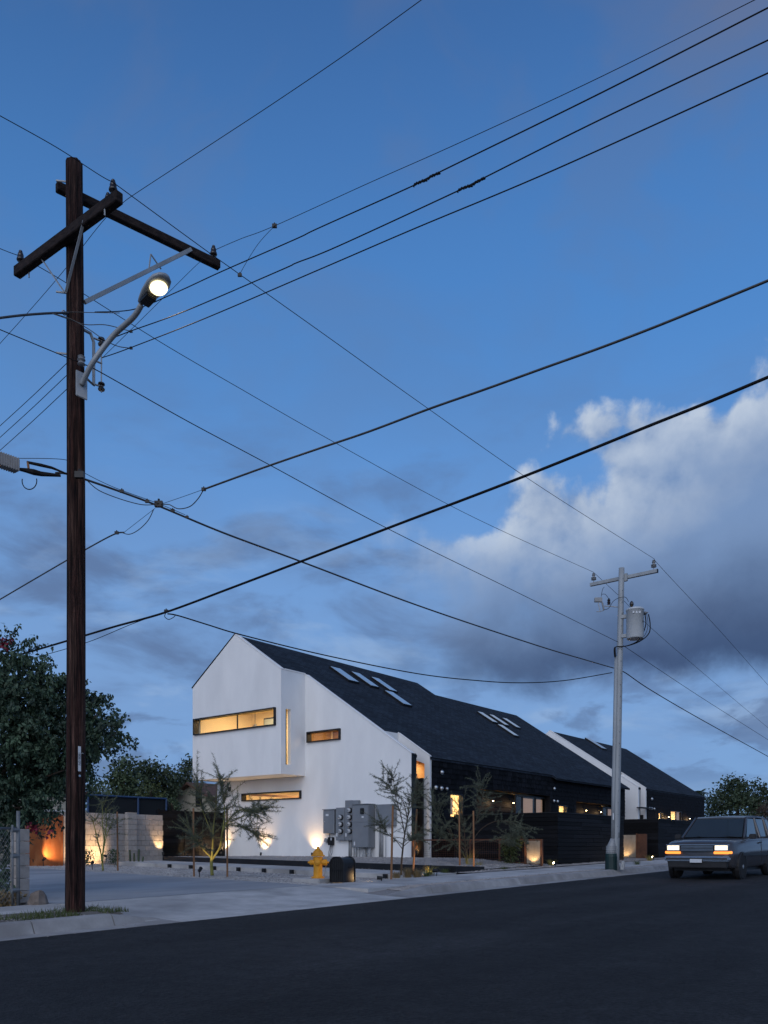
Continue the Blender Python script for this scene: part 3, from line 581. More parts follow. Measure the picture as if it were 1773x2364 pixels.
def frame_s(parent, r, s, proud, deep, w=.055, mull=(), name='window'):
    t0, t1, z0, z1 = r; m = MB(); a, b = s - proud, s + deep
    m.box(a, b, t0, t1, z1 - w, z1); m.box(a, b, t0, t1, z0, z0 + w * .7); m.box(a, b, t0, t0 + w, z0 + w * .7, z1 - w); m.box(a, b, t1 - w, t1, z0 + w * .7, z1 - w)
    fr = m.build(name, 'black_metal', parent)
    for q in mull: MB().box(b - .07, b - .02, q - .018, q + .018, z0 + w * .7, z1 - w).build('mullion', 'black_metal', fr)
    e = [t0 + w] + list(mull) + [t1 - w]
    for i in range(len(e) - 1): MB().box(b - .05, b - .044, e[i] + (.018 if i else 0), e[i + 1] - (.018 if i < len(e) - 2 else 0), z0 + w * .7, z1 - w).build('pane', 'glass', fr)
    return fr
frame_s(h1, (WU[0] + .002, WU[1] - .002, WU[2] + .002, WU[3] - .002), SF, .10, .16, mull=(on_s(543.3, 1660, SF).y,))
room(h1, SF + .23, SF + 3.2, TR + .19, TL - .25, 4.2, WU[3] + .6, 'st', 150)
p_ = on_s(622, 1675, SF + 3.15); iw = MB().box(SF + 3.13, SF + 3.19, p_.y - .75, p_.y + .35, p_.z - .5, p_.z + .35).build('inner_window', 'black_metal', h1); MB().box(SF + 3.115, SF + 3.128, p_.y - .70, p_.y + .30, p_.z - .45, p_.z + .29).build('pane', 'skylight_glass', iw)
p_ = on_s(527, 1686, SF + 3.15); MB().box(SF + 3.16, SF + 3.19, p_.y - .55, p_.y + .55, p_.z - .3, p_.z + .42).build('picture', 'cream', h1)
MB().tube([(SF + 1.6, 26.3, WU[3] + .6), (SF + 1.6, 26.3, WU[3] - .22)], .012, 6).lathe((SF + 1.6, 26.3, WU[3] - .5), [(.16, 0), (.15, .1), (.05, .28)], 12).build('pendant_lamp', 'black_metal', h1)
frame_s(h1, (WS[0] + .002, WS[1] - .002, WS[2] + .002, WS[3] - .002), SM, .09, .16)
room(h1, SM + .34, SM + 1.9, WS[0] - .1, WS[1] + .4, WS[2] - .5, WS[3] + .35, 's', 34, mat='room_wood')
frame_s(h1, (WL[0] + .002, WL[1] - .002, WL[2] + .002, WL[3] - .002), SM, .09, .16)
lr = room(h1, SM + .23, SM + 3.2, WL[0] - .4, WL[1] + .3, WL[2] - 1.2, WL[3] + .35, 's', 90)
MB().beam((SM + .5, WL[1], WL[3] - .02), (SM + 2.6, WL[0], WL[3] - .25), .12, .10).build('ceiling_beam', 'room_wood', lr)
# slot window in the return wall
x0, x1, z0, z1 = WV; xm = x0 + .13
fr = MB().box(x0 + .002, x0 + .03, TR + .10, TR + .16, z0, z1).box(xm, xm + .03, TR + .10, TR + .16, z0, z1).build('slot_window', 'black_metal', h1)
MB().box(x0 + .03, xm, TR + .13, TR + .136, z0, z1).build('pane', 'glass', fr)
# street windows
def frame_t(parent, r, t, proud, deep, w=.05, mull=(), pane=True, name='window', mat='black_metal'):
    s0, s1, z0, z1 = r; m = MB(); a, b = t - proud, t + deep
    m.box(s0, s1, a, b, z1 - w, z1); m.box(s0, s1, a, b, z0, z0 + w); m.box(s0, s0 + w, a, b, z0 + w, z1 - w); m.box(s1 - w, s1, a, b, z0 + w, z1 - w)
    fr = m.build(name, mat, parent)
    for q in mull: MB().box(q - .03, q + .03, b - .08, b - .02, z0 + w, z1 - w).build('mullion', 'black_metal', fr)
    e = [s0 + w] + list(mull) + [s1 - w]
    for i in range(len(e) - 1): MB().box(e[i] + (.03 if i else 0), e[i + 1] - (.03 if i < len(e) - 2 else 0), b - .05, b - .044, z0 + w, z1 - w).build('pane', 'glass', fr)
    return fr
def blind(parent, s0, s1, t, z0, z1, name='blind'): return MB().box(s0, s1, t, t + .012, z0, z1).build(name, 'blind', parent)
ins = lambda r: (r[0] + .003, r[1] - .003, r[2] + .003, r[3] - .003)
f = frame_t(h1, ins(T_W1), TE, .02, .14); blind(f, T_W1[0] + .05, T_W1[1] - .28, TE + .3, T_W1[2] + .15, T_W1[3] - .14)
room(h1, T_W1[0] - .3, T_W1[1] + .3, TE + .25, TE + 1.6, T_W1[2] - .1, T_W1[3] + .2, 't', 60)
dx0, dx1 = on_t(1186, 1850, TE + RD).x, on_t(1258, 1850, TE + RD).x
DZ = RC[3] - .07
sd = frame_t(h1, (dx0, dx1, RC[2] + .02, DZ), TE + RD - .04, .05, .03, w=.07, mull=(on_t(1203, 1850, TE + RD).x, on_t(1233, 1850, TE + RD).x), name='sliding_door')
BOXW = RC[2]
# lit room seen through the door: shallow, with roller blinds
blind(sd, on_t(1206, 1850, TE + RD).x, on_t(1229, 1850, TE + RD).x, TE + RD - .012, RC[2] + .1, DZ - .12); blind(sd, on_t(1236, 1850, TE + RD).x, dx1 - .3, TE + RD - .012, RC[2] + .1, DZ - .12)
# sconces, vents, cameras, door light -------------------------------
def sconce(parent, p, power=5):
    b = MB().lathe((p.x, p.y - .001, p.z), [(.05, 0), (.05, .03)], 10, (0, -1, 0)).build('wall_sconce', 'black_metal', parent)
    MB().tube([(p.x, p.y - .03, p.z - .08), (p.x, p.y - .03, p.z + .02), (p.x, p.y - .14, p.z + .04), (p.x, p.y - .16, p.z - .01)], .012, 6).build('arm', 'black_metal', b)
    MB().lathe((p.x, p.y - .16, p.z - .10), [(.058, 0), (.05, .05), (.02, .09)], 10).build('shade', 'black_metal', b)
    MB().ball((p.x, p.y - .16, p.z - .105), .032).build('bulb', 'lamp_glow', b)
    lamp('POINT', 'bulb_light', (p.x, p.y - .16, p.z - .16), power, WARM, b, shadow_soft_size=.03)
for px, py in ((1131, 1843), (1178, 1848)): sconce(h1, on_t(px, py, TE + RD - .04), 8)
for px, py in ((1347, 1866), (1381, 1870)): sconce(h1, on_t(px, py, TE + RD - .04), 7)
def wall_vent(parent, p, r, k):
    a = MB().lathe((p.x, p.y - .03, p.z), [(r, 0), (r, .03), (r * .93, .045)], 16, (0, -1, 0)).build('wall_vent', 'silver', parent, smooth=False)
    MB().ball((p.x, p.y - .05, p.z), (r * .86, r * .95, r * .86), 12, 8).build('hood', 'silver', a, smooth=True)
for px, py, r in ((1018, 1783, .085), (1004, 1818, .085), (1017, 1820, .085), (1029.6, 1821, .065), (1277.7, 1820.6, .075), (1277, 1849, .07), (1285, 1850, .07)): wall_vent(h1, on_t(px, py, TE), r, 0)
def wall_can(parent, p):
    m = MB().obox((p.x - .04, p.y, p.z + .02), (.05, 0, 0), (0, .085, 0), (0, 0, .035)).build('wall_downlight', 'black_metal', parent, bevel=.01)
    MB().lathe((p.x - .06, p.y - .02, p.z - .13), [(.05, 0), (.062, .03), (.065, .12)], 12).build('can', 'black_metal', m)
wall_can(h1, on_s(531, 1820, SM)); wall_can(h1, on_s(902, 1800, SM))
# doors in the second recess
d0, d1 = on_t(1388, 1880, TE + RD).x, on_t(1426, 1880, TE + RD).x
sd2 = frame_t(h1, (d0, d1, RC2[2] + .02, RC2[3] - .1), TE + RD - .04, .05, .03, w=.07, mull=(on_t(1399, 1880, TE + RD).x,), name='sliding_door')
blind(sd2, on_t(1401, 1880, TE + RD).x, d1 - .1, TE + RD - .012, RC2[2] + .1, RC2[3] - .2)
f = frame_t(h1, ins(T_W2), TE, .02, .14); room(h1, T_W2[0] - .3, T_W2[1] + .3, TE + .25, TE + 1.6, T_W2[2] - .1, T_W2[3] + .2, 't', 50)
# glowing interior behind the sliding doors
def lit_back(parent, s0, s1, z0, z1, power): room(parent, s0 - .05, s1 + .05, TE + RD + .11, TE + RD + 1.9, z0, z1, 't', power)
for o_ in [o for o in list(h1.children) if o.name.startswith('recess_wall')]: bpy.data.objects.remove(o_)
for r, a, b in ((RC, dx0, dx1), (RC2, d0, d1)):
    MB().holed(rect('t', TE + RD, (r[0], r[1], r[2], r[3])), [rect('t', TE + RD, (a + .01, b - .01, r[2] + .03, r[3] - .08))], (0, .1, 0)).build('recess_wall', 'shake', h1)
for o_ in [o for o in list(h1.children) if o.name.startswith('cladding_board')]:
    vs = [v.co.x + ORG[h1.name].x for v in o_.data.vertices]; lo, hi = min(vs), max(vs)
    a, b = (dx0, dx1) if lo < 33 else (d0, d1)
    for v in o_.data.vertices:
        if v.co.x + ORG[h1.name].x > a: v.co.x = a - .02 - ORG[h1.name].x
lit_back(h1, dx0, dx1, RC[2] + .03, RC[3] - .05, 130); lit_back(h1, d0, d1, RC2[2] + .03, RC2[3] - .05, 130)
# stair light inside the notch window
room(h1, S2 + .125, S2 + 1.6, t0n + .01, t1n + .4, W4[2] - .1, roof_z(t0n) - .17, 's', 30, mat='room_wood')
# slatted timber below the entry screen, lit from the ground
for i in range(7): MB().box(24.93, 24.96, TE + .02, TE + .96, .74 + i * .095, .81 + i * .095).build('entry_slat', 'stake', h1)
# ---------------------------------------------------------------- second building
SB, SB2, SBE, TRB = 46.0, 47.15, 58.0, 23.35
h2 = thing('far_gable_house', 'second white gable house with dark roof behind the steel pole', 'house', (SB, 20, .9))
MB().prism([(SB, TE, .8), (SB, 27.2, .8), (SB, 27.2, roof_z(TRB) - .697 * 3.85 + EPS), (SB, TRB, roof_z(TRB) + EPS), (SB, TE, roof_z(TE) + EPS)], (.2, 0, 0)).build('gable_wall', 'stucco', h2)
MB().box(SB + .21, SB + .3, TE - .01, TE + .02, .8, roof_z(TE) + .04).build('corner_flashing', 'black_steel', h2)
fin2 = [(SB2, TE, .8), (SB2, NT + .3, .8), (SB2, NT + .3, roof_z(NT)), (SB2, NT, roof_z(NT) + EPS), (SB2, TE, roof_z(TE) + EPS)]
MB().holed(fin2, [[(SB2, TE + .45, 3.0), (SB2, TE + .85, 3.0), (SB2, TE + .85, 4.0), (SB2, TE + .45, 3.8)]], (.12, 0, 0)).build('fin_wall', 'stucco', h2)
room(h2, SB2 + .13, SB2 + 1.2, TE + .25, TE + 1.1, 2.9, 4.2, 's', 10, mat='room_wood')
MB().prism([(SB + .205, NT, .8), (SB2 - .002, NT, .8), (SB2 - .002, NT, roof_z(NT)), (SB + .205, NT, roof_z(NT))], (0, .1, 0)).build('notch_wall', 'stucco', h2)
MB().box(SB + .75, SB + .8, TE, TE + .9, .8, 2.95).build('entry_screen', 'black_steel', h2)
r_ = lambda px0, px1, y0, y1: rect_t(TE, px0, px1, y0, y1)
B1, B2 = r_(1519.5, 1530.5, 1875, 1898), r_(1547, 1573, 1871, 1905)
sw2 = MB().holed([(SB2 + .12, TE, .8), (SBE, TE, .8), (SBE, TE, roof_z(TE) - .03), (SB2 + .12, TE, roof_z(TE) - .03)], [rect('t', TE, B1), rect('t', TE, B2)], (0, .2, 0)).build('street_wall', 'char', h2)
shakes(sw2, h2, TE, SB2 + .2, SBE - .02, 2.0, roof_z(TE) - .06, [B1, B2], 0, seed=8)
f = frame_t(h2, ins(B1), TE, .02, .1); room(h2, B1[0] - .2, B1[1] + .2, TE + .22, TE + 1.3, B1[2] - .1, B1[3] + .1, 't', 50)
f = frame_t(h2, ins(B2), TE, .02, .1, mull=(on_t(1549.5, 1890, TE).x, on_t(1562, 1890, TE).x)); blind(f, on_t(1563, 1890, TE).x, B2[1] - .05, TE + .13, B2[2], B2[3])
room(h2, B2[0] - .2, B2[1] + .2, TE + .22, TE + 1.6, B2[2] - .1, B2[3] + .1, 't', 90)
for px, py, r in ((1503, 1844.5, .09), (1498, 1866, .08), (1503, 1866.5, .08), (1508.5, 1867, .07)): wall_vent(h2, on_t(px, py, TE), r, 0)
for px, py in ((1538, 1882), (1587, 1886)): sconce(h2, on_t(px, py, TE), 7)
MB().box(SB - .3, SB2 + .15, TE - .35, TE - .02, 3.3, 3.36).build('canopy', 'black_steel', h2)
roof2 = MB().prism(*roof_poly([(SB + .03, TRB), (SB + .03, TE - .03), (SB + .32, TE - .03), (SB + .32, NT), (SB2 + .03, NT), (SB2 + .03, TE - .03), (SBE + .03, TE - .03), (SBE + .03, TRB)])).build('roof', 'shingles', h2)
MB().prism([(SB + .03, TRB, roof_z(TRB) + .012), (SB + .03, 27.2, roof_z(TRB) - .697 * 3.85 + .012), (SBE + .03, 27.2, roof_z(TRB) - .697 * 3.85 + .012), (SBE + .03, TRB, roof_z(TRB) + .012)], (0, 0, -.1)).build('rear_roof', 'shingles', h2)
MB().prism([(SBE - .2, TE + .2, .8), (SBE - .2, 27.1, .8), (SBE - .2, 27.1, 5.5), (SBE - .2, TRB, roof_z(TRB) - .1), (SBE - .2, TE + .2, roof_z(TE) - .1)], (.18, 0, 0)).build('end_wall', 'char', h2)
for a, b in (((SB - .004, TRB, roof_z(TRB) + .05), (SB - .004, TE, roof_z(TE) + .05)), ((SB2 - .004, NT, roof_z(NT) + .05), (SB2 - .004, TE, roof_z(TE) + .05))): rake(h2, (a, b))
skylight(roof2, [(1250, 1046), (1296, 1052), (1470, 1165), (1425, 1157)], (1080, 1480), .2170, 0)
# ---------------------------------------------------------------- charred garden walls built of boards
def board_wall(label, s0, s1, t0, t1, zb, zt, sides, seed):
    w = thing('garden_wall', label, 'wall', (s0, t0, zb)); rg = random.Random(seed)
    MB().box(s0 + .03, s1, t0 + .03, t1, zb, zt - .02).build('core', 'char', w)
    n = round((zt - zb) / .148); h = (zt - zb) / n
    for side in sides:
        L0, L1 = (t0, t1) if side == 's' else (s0, s1)
        for i in range(n):
            a = L0; j = rg.uniform(.9, 2.6)
            while a < L1 - .05:
                b = min(a + j, L1); d = rg.uniform(0, .012); z0, z1 = zb + i * h + .004, zb + (i + 1) * h - .004
                if b - a > .08:
                    if side == 's': MB().box(s0 - d, s0 + .029, a + .002, b - .002, z0, z1).build('board', 'char', w, bevel=.004, seg=1)
                    else: MB().box(a + .002, b - .002, t0 - d, t0 + .029, z0, z1).build('board', 'char', w, bevel=.004, seg=1)
                a = b; j = rg.uniform(1.6, 3.0)
    MB().box(s0 - .03, s1 + .02, t0 - .03, t1 + .0, zt + .002, zt + .03).build('coping', 'black_steel', w)
    return w
GZT = on_t(1289, 1876.6, 12.7).z
board_wall('black charred board garden wall in front of the dark house, left of the steel pole', 25.6, 31.3, 12.7, 16.9, .42, GZT, 'st', 1)
board_wall('black charred board garden wall right of the steel pole, behind the grey car', 35.1, 43.4, 12.7, 16.9, .55, GZT + .02, 'st', 2)
sl = thing('side_fence', 'black charred board fence between the block wall and white house', 'fence', (20.8, 27.9, .6)); rg = random.Random(5)
for i in range(14):
    for a, b in ((20.62, 22.0), (22.0, 24.1)): MB().box(a + .003, b - .003, 28.0 - rg.uniform(0, .012), 28.04, .56 + i * .147 + .003, .56 + (i + 1) * .147 - .003).build('board', 'char', sl, bevel=.003, seg=1)
MB().box(20.6, 24.12, 28.045, 28.1, .5, 2.6).build('backing', 'char', sl)
for s in (20.66, 22.0, 24.08): MB().box(s - .05, s + .05, 27.93, 27.98, .5, 2.66).build('post', 'char', sl)
# ---------------------------------------------------------------- low rusted patio fence and gate
pf = thing('patio_fence', 'low rust brown steel fence with open mesh before the dark house', 'fence', (24, 15, .5))
FT = 1.36
def fz(t): return side_z(24, t)
MB().beam((24.0, 13.08, FT), (24.0, 17.74, FT), .05, .05).build('top_rail', 'rust', pf)
MB().beam((24.0, 13.08, .60), (24.0, 17.74, .60), .04, .05).build('bottom_rail', 'rust', pf)
for px in (953, 1086, 1154): p = on_s(px, 1960, 24.0); MB().box(23.97, 24.03, p.y - .03, p.y + .03, .4, FT - .026).build('post', 'rust', pf)
mm = MB()
for i in range(9): mm.box(24.0, 24.006, 13.1, 17.7, .66 + i * .075, .664 + i * .075)
for i in range(61): mm.box(24.006, 24.010, 13.1 + i * .0755, 13.104 + i * .0755, .63, FT - .03)
o_ = mm.build('mesh_panel', 'rust', pf, fix=False); o_['kind'] = 'stuff'
pg = thing('patio_gate', 'lit metal patio gate between rust posts beside the black garden wall', 'gate', (24, 12.8, .5))
for t in (12.47, 13.05): MB().box(23.96, 24.04, t - .03, t + .03, .36, FT + .01).build('post', 'rust', pg)
MB().beam((24, 12.5, FT - .01), (24, 13.02, FT - .01), .05, .04).build('top_rail', 'rust', pg)
MB().box(23.985, 24.005, 12.52, 13.0, .58, FT - .04).build('panel', 'gate_metal', pg)
MB().beam((24, 12.5, .56), (24, 13.02, .56), .05, .035).build('bottom_rail', 'rust', pg)
MB().obox((23.96, 12.96, 1.22), (.02, 0, 0), (0, .05, 0), (0, 0, .012)).build('latch', 'black_metal', pg)
pg2 = thing('patio_gate', 'lit metal gate with rust panel between the two black garden walls', 'gate', (34.2, 13, .6))
MB().box(34.3, 34.33, 13.35, 14.3, .66, 1.62).build('panel', 'gate_metal', pg2)
MB().box(34.28, 34.34, 12.9, 13.3, .6, 1.66).build('side_panel', 'rust', pg2)
for t in (13.33, 14.34): MB().box(34.26, 34.36, t - .03, t + .03, .55, 1.68).build('post', 'rust', pg2)
# ---------------------------------------------------------------- block wall with pilaster
BT = 27.5
bw = thing('block_wall', 'grey concrete block wall behind the young staked tree', 'wall', (17, BT, .5))
bs1 = on_t(377, 1930, BT).x; bs0 = on_t(140, 1930, BT).x; zb = .55; ZT = on_t(350, 1881, BT).z; nC = 9; ch = (ZT - zb) / nC
MB().box(bs0, bs1 - .01, BT + .02, BT + .18, zb - .3, ZT - .01).build('mortar_core', 'mortar', bw)
bme = None
pil = (on_t(288, 1900, BT).x, on_t(308.5, 1900, BT).x)
def blk(a, b, t0, t1, z0, z1): return MB().box(a, b, t0, t1, z0, z1).build('concrete_block', 'block', bw, bevel=.006, seg=1)
for i in range(-1, nC):
    s = bs0 - (.2 if i % 2 else 0)
    while s < bs1 - .02:
        a, b = max(s, bs0), min(s + .4, bs1)
        if b - a > .05: blk(a + .005, b - .005, BT, BT + .2, zb + i * ch + .005, zb + (i + 1) * ch - .005)
        s += .4
for i in range(-1, nC + 1): blk(pil[0], pil[1], BT - .22, BT - .004, zb + i * ch + .004, zb + (i + 1) * ch - .004 if i < nC else zb + (i + .25) * ch)
# corten gate panel with block pier, left of the wooden pole
OT = 25.55
o0, o1 = on_t(60, 1940, OT).x, on_t(146, 1940, OT).x
cg = thing('corten_gate', 'tall plain orange corten steel gate lit from below at its right end', 'gate', (o0, OT, .4))
MB().box(o0, o1, OT, OT + .04, .42, on_t(100, 1882, OT).z).build('panel', 'corten', cg)
MB().box(o0, o1, OT - .01, OT + .05, on_t(100, 1882, OT).z + .003, on_t(100, 1882, OT).z + .04).build('top_trim', 'rust', cg)
pr = thing('block_pier', 'grey concrete block pier between orange gate and wooden pole', 'pier', (o1, OT, .4))
for i in range(9): MB().box(o1 + .02, o1 + .42, OT - .08, OT + .3, .35 + i * .2 + .004, .35 + (i + 1) * .2 - .004).build('concrete_block', 'block', pr, bevel=.005, seg=1)
# neighbours behind the walls ------------------------------------------------
nb = thing('neighbour_house', 'cream weatherboard house with brown gable roof behind the black fence', 'house', (32, 40, .6))
ap = on_s(443, 1806, 32); le = on_s(374, 1861, 32); dz = (ap.z - le.z) / (le.y - ap.y)
MB().prism([(32, ap.y - 2.9, .4), (32, le.y - .3, .4), (32, le.y - .3, le.z + .12), (32, ap.y, ap.z - .12), (32, ap.y - 2.9, ap.z - .12 - 2.9 * dz)], (6, 0, 0)).build('wall', 'cream', nb)
for i in range(15):
    z = .6 + i * .27; hw = min(2.85, max(0, (ap.z - .15 - z) / dz - .05)); hl = min(le.y - .35 - ap.y, hw)
    if hw > .15: MB().box(31.965, 31.995, ap.y - hw, ap.y + hl, z, z + .262).build('weatherboard', 'cream', nb)
for sg in (1, -1): MB().prism([(31.6, ap.y, ap.z), (31.6, ap.y + sg * 3.5, ap.z - 3.5 * dz), (31.6, ap.y + sg * 3.5, ap.z - 3.5 * dz - .14), (31.6, ap.y, ap.z - .14)], (7, 0, 0)).build('roof_slope', 'tan_roof', nb)
q = on_s(459, 1845, 31.95); MB().box(31.93, 31.96, q.y - .28, q.y + .28, q.z - .45, q.z + .5).build('gable_vent', 'black_metal', nb)
st_ = thing('stucco_house', 'cream stucco house with white eave behind the orange gate', 'house', (19, 36, .5))
a = on_t(85, 1850, 36.0); b = on_t(185, 1850, 36.0); zt = on_t(120, 1832, 36).z
MB().box(a.x - 5, b.x, 36.0, 41, .4, zt).build('wall', 'cream', st_)
MB().box(a.x - 5.2, b.x + .2, 35.7, 41.2, zt + .003, zt + .16).build('roof', 'tan_roof', st_)
MB().box(a.x - 5.2, b.x + .15, 34.9, 35.98, on_t(120, 1872, 35).z - .03, on_t(120, 1872, 35).z + .05).build('porch_eave', 'stucco_trim', st_)
sh = thing('shade_shelter', 'dark mesh shade shelter with blue pipe frame behind the block wall', 'shelter', (24, 31, .6))
TS = 31.0
pa, pb, pc_ = on_t(203, 1835, TS), on_t(319, 1841, TS), on_t(384, 1844, TS)
for p in (pa, pb, pc_): MB().tube([(p.x, TS, .5), (p.x, TS, p.z)], .045, 8).build('post', 'blue_pipe', sh)
MB().tube([pa, pb, pc_], .04, 8).build('top_rail', 'blue_pipe', sh)
MB().prism([pb + V((0, .05, -.03)), pc_ + V((0, .05, -.03)), (pc_.x, TS + .05, .6), (pb.x, TS + .05, .6)], (0, .02, 0)).build('screen', 'shade_cloth', sh)
MB().prism([pa + V((0, .05, -.03)), pb + V((0, .05, -.03)), (pb.x, TS + .05, 1.2), (pa.x, TS + .05, 1.2)], (0, .02, 0)).build('screen', 'shade_cloth', sh)
MB().prism([pa, pc_, pc_ + V((.4, 3, .1)), pa + V((.4, 3, .1))], (0, 0, -.02)).build('canopy', 'shade_cloth', sh)
MB().tube([pc_ + V((.05, -.02, -.1)), (pc_.x + .5, TS - .3, 1.0)], .035, 6).build('brace', 'black_metal', sh)
# ---------------------------------------------------------------- electric meters on the white wall
mt_ = thing('meter_cabinets', 'grey electric meter cabinets with seven round meters on the white wall', 'meter cabinet', (SM - .2, 20.5, .75))
rz = lambda x: 720 + x * .12055
ry = lambda y: 1840 + y * .12055
def cab(x0, x1, y0, y1, depth, name='cabinet', par=mt_, off=0):
    s = SM - depth - off; a = on_s(rz(x0), ry(y0), s); b = on_s(rz(x1), ry(y1), s); c = on_s(rz(x0), ry(y1), s)
    return MB().box(s, SM - .003 - off, b.y, a.y, c.z, a.z).build(name, 'grey_paint', par, bevel=.008, seg=1), (s, b.y, a.y, c.z, a.z)
cA, A_ = cab(215, 425, 250, 700, .20); MB().box(A_[0] - .01, A_[0] - .001, A_[1] + .10, A_[2] - .05, A_[3] + .08, A_[4] - .08).build('door', 'grey_paint', cA, bevel=.004, seg=1)
MB().box(A_[0] - .03, SM - .005, A_[1] - .03, A_[2] + .03, A_[4] + .003, A_[4] + .03).build('rain_hood', 'grey_paint', cA)
MB().box(A_[0] - .018, A_[0] - .011, A_[1] + .28, A_[1] + .42, A_[4] - .24, A_[4] - .16).build('sticker', 'white_plate', cA)
MB().lathe((A_[0] - .012, A_[2] - .10, (A_[3] + A_[4]) / 2), [(.02, 0), (.02, .02)], 8, (-1, 0, 0)).build('knob', 'silver', cA)
cB, B_ = cab(458, 625, 205, 830, .17); cC, C_ = cab(633, 765, 65, 832, .20); cC2, _ = cab(745, 880, 65, 200, .16, off=.02)
cD, D_ = cab(770, 1080, 150, 968, .42); cE, E_ = cab(1215, 1565, 145, 555, .20)
zmid = on_s(rz(800), ry(487), D_[0]).z
MB().box(D_[0] - .014, D_[0] - .001, D_[1] + .02, D_[2] - .02, D_[3] + .02, zmid - .008).build('door', 'grey_paint', cD, bevel=.003, seg=1); MB().box(D_[0] - .014, D_[0] - .001, D_[1] + .02, D_[2] - .02, zmid + .008, D_[4] - .02).build('door', 'grey_paint', cD, bevel=.003, seg=1)
for k, (cb, s0) in enumerate(((cD, D_),)):
    for zq in (.25, .6, 1.15, 1.5): MB().box(s0[0] - .025, s0[0] - .015, s0[2] - .05, s0[2] - .03, s0[3] + zq, s0[3] + zq + .09).build('hinge', 'grey_paint', cb)
p = on_s(rz(970), ry(270), D_[0]); MB().obox((p.x - .03, p.y, p.z), (.03, 0, 0), (0, .085, 0), (0, 0, .11)).build('relay', 'black_metal', cD, bevel=.015)
MB().obox((D_[0] - .017, p.y - .02, p.z - .22), (.003, 0, 0), (0, .05, 0), (0, 0, .03)).build('sticker', 'white_plate', cD)
q = on_s(rz(820), ry(890), D_[0]); MB().obox((D_[0] - .017, q.y, q.z), (.003, 0, 0), (0, .03, 0), (0, 0, .07)).build('sticker', 'white_plate', cD)
MB().box(D_[0] - .05, SM - .005, D_[1] - .02, D_[2] + .02, D_[4] + .002, D_[4] + .025).build('rain_hood', 'grey_paint', cD)
def meter(cb, sx, x, y):
    p = on_s(rz(x), ry(y), sx - .05)
    m = MB().lathe((sx - .001, p.y, p.z), [(.105, 0), (.105, .05), (.09, .055)], 18, (-1, 0, 0)).build('meter', 'black_metal', cb)
    MB().lathe((sx - .05, p.y, p.z), [(.083, 0), (.083, .05), (.075, .075), (.05, .09), (.012, .095)], 18, (-1, 0, 0)).build('glass_cover', 'porcelain_white', m, smooth=True)
    MB().obox((sx - .147, p.y, p.z + .012), (.002, 0, 0), (0, .042, 0), (0, 0, .014)).build('display', 'ink', m)
    for dy in (-.02, .02): MB().obox((sx - .146, p.y + dy, p.z - .025), (.002, 0, 0), (0, .012, 0), (0, 0, .006)).build('marking', 'ink', m)
mk('porcelain_white', (.50, .52, .54), (.44, .46, .48), scale=9, rough=.2, spec=.6)
for y in (390, 525, 655): meter(cB, B_[0], 548, y)
for y in (255, 390, 525, 655): meter(cC, C_[0], 718, y)
for cb, bb, xs in ((cB, B_, (480, 515)), (cC, C_, (655, 690))):
    for i, x in enumerate(xs):
        p = on_s(rz(x), ry(735), bb[0]); MB().obox((bb[0] - .008, p.y, p.z + (0 if i else .02)), (.006, 0, 0), (0, .035, 0), (0, 0, .05 if i else .065)).build('breaker', 'white_plate' if i == 0 else 'grey_paint', cb)
def conduit(x, y0, y1, r=.028, s=SM - .07, elbow=True):
    a = on_s(rz(x), ry(y0), s); b = on_s(rz(x), ry(y1), s); z1 = bed_z(23.9, a.y) - .05
    MB().tube([(s, a.y, a.z), (s, a.y, min(z1, b.z))], r, 8).build('conduit', 'conduit', mt_, smooth=True)
for x, y0, r in ((713, 832, .03), (745, 832, .03), (805, 960, .022), (850, 960, .024), (905, 960, .014), (1300, 545, .034), (1345, 545, .034), (1415, 640, .012)): conduit(x, y0, 1170, r)
for x in (1010, 1100): conduit(x, 960, 1200, .07, SM - .25)
for x in (1010, 1100):
    p = on_s(rz(x), ry(1130), SM - .25); MB().lathe((SM - .25, p.y, .6), [(.085, 0), (.085, p.z - .55), (.075, p.z - .53)], 12).build('pipe_sleeve', 'conduit', mt_, smooth=True)
p = on_s(rz(355), ry(845), SM - .12); jb = MB().obox((SM - .08, p.y, p.z), (.075, 0, 0), (0, .115, 0), (0, 0, .155)).build('junction_box', 'black_metal', mt_, bevel=.012)
MB().obox((SM - .158, p.y - .07, p.z + .08), (.002, 0, 0), (0, .025, 0), (0, 0, .05)).build('sticker', 'white_plate', jb)
MB().obox((SM - .10, p.y + .24, p.z + .03), (.05, 0, 0), (0, .07, .02), (0, -.02, .07)).build('sensor_box', 'conduit', mt_, bevel=.01)
for dx in (-.05, 0, .04): MB().tube([(SM - .08, p.y + dx, p.z - .15), (SM - .10, p.y + dx * 2 + .03, p.z - .45), (SM - .08, p.y + dx + .09, p.z - .62), (SM - .06, p.y + dx + .09, .72)], .011, 6).build('lead', 'cable', mt_)
MB().tube([(SM - .08, A_[1] + .35, A_[3]), (SM - .08, A_[1] + .35, p.z + .15)], .014, 6).build('lead', 'cable', mt_)
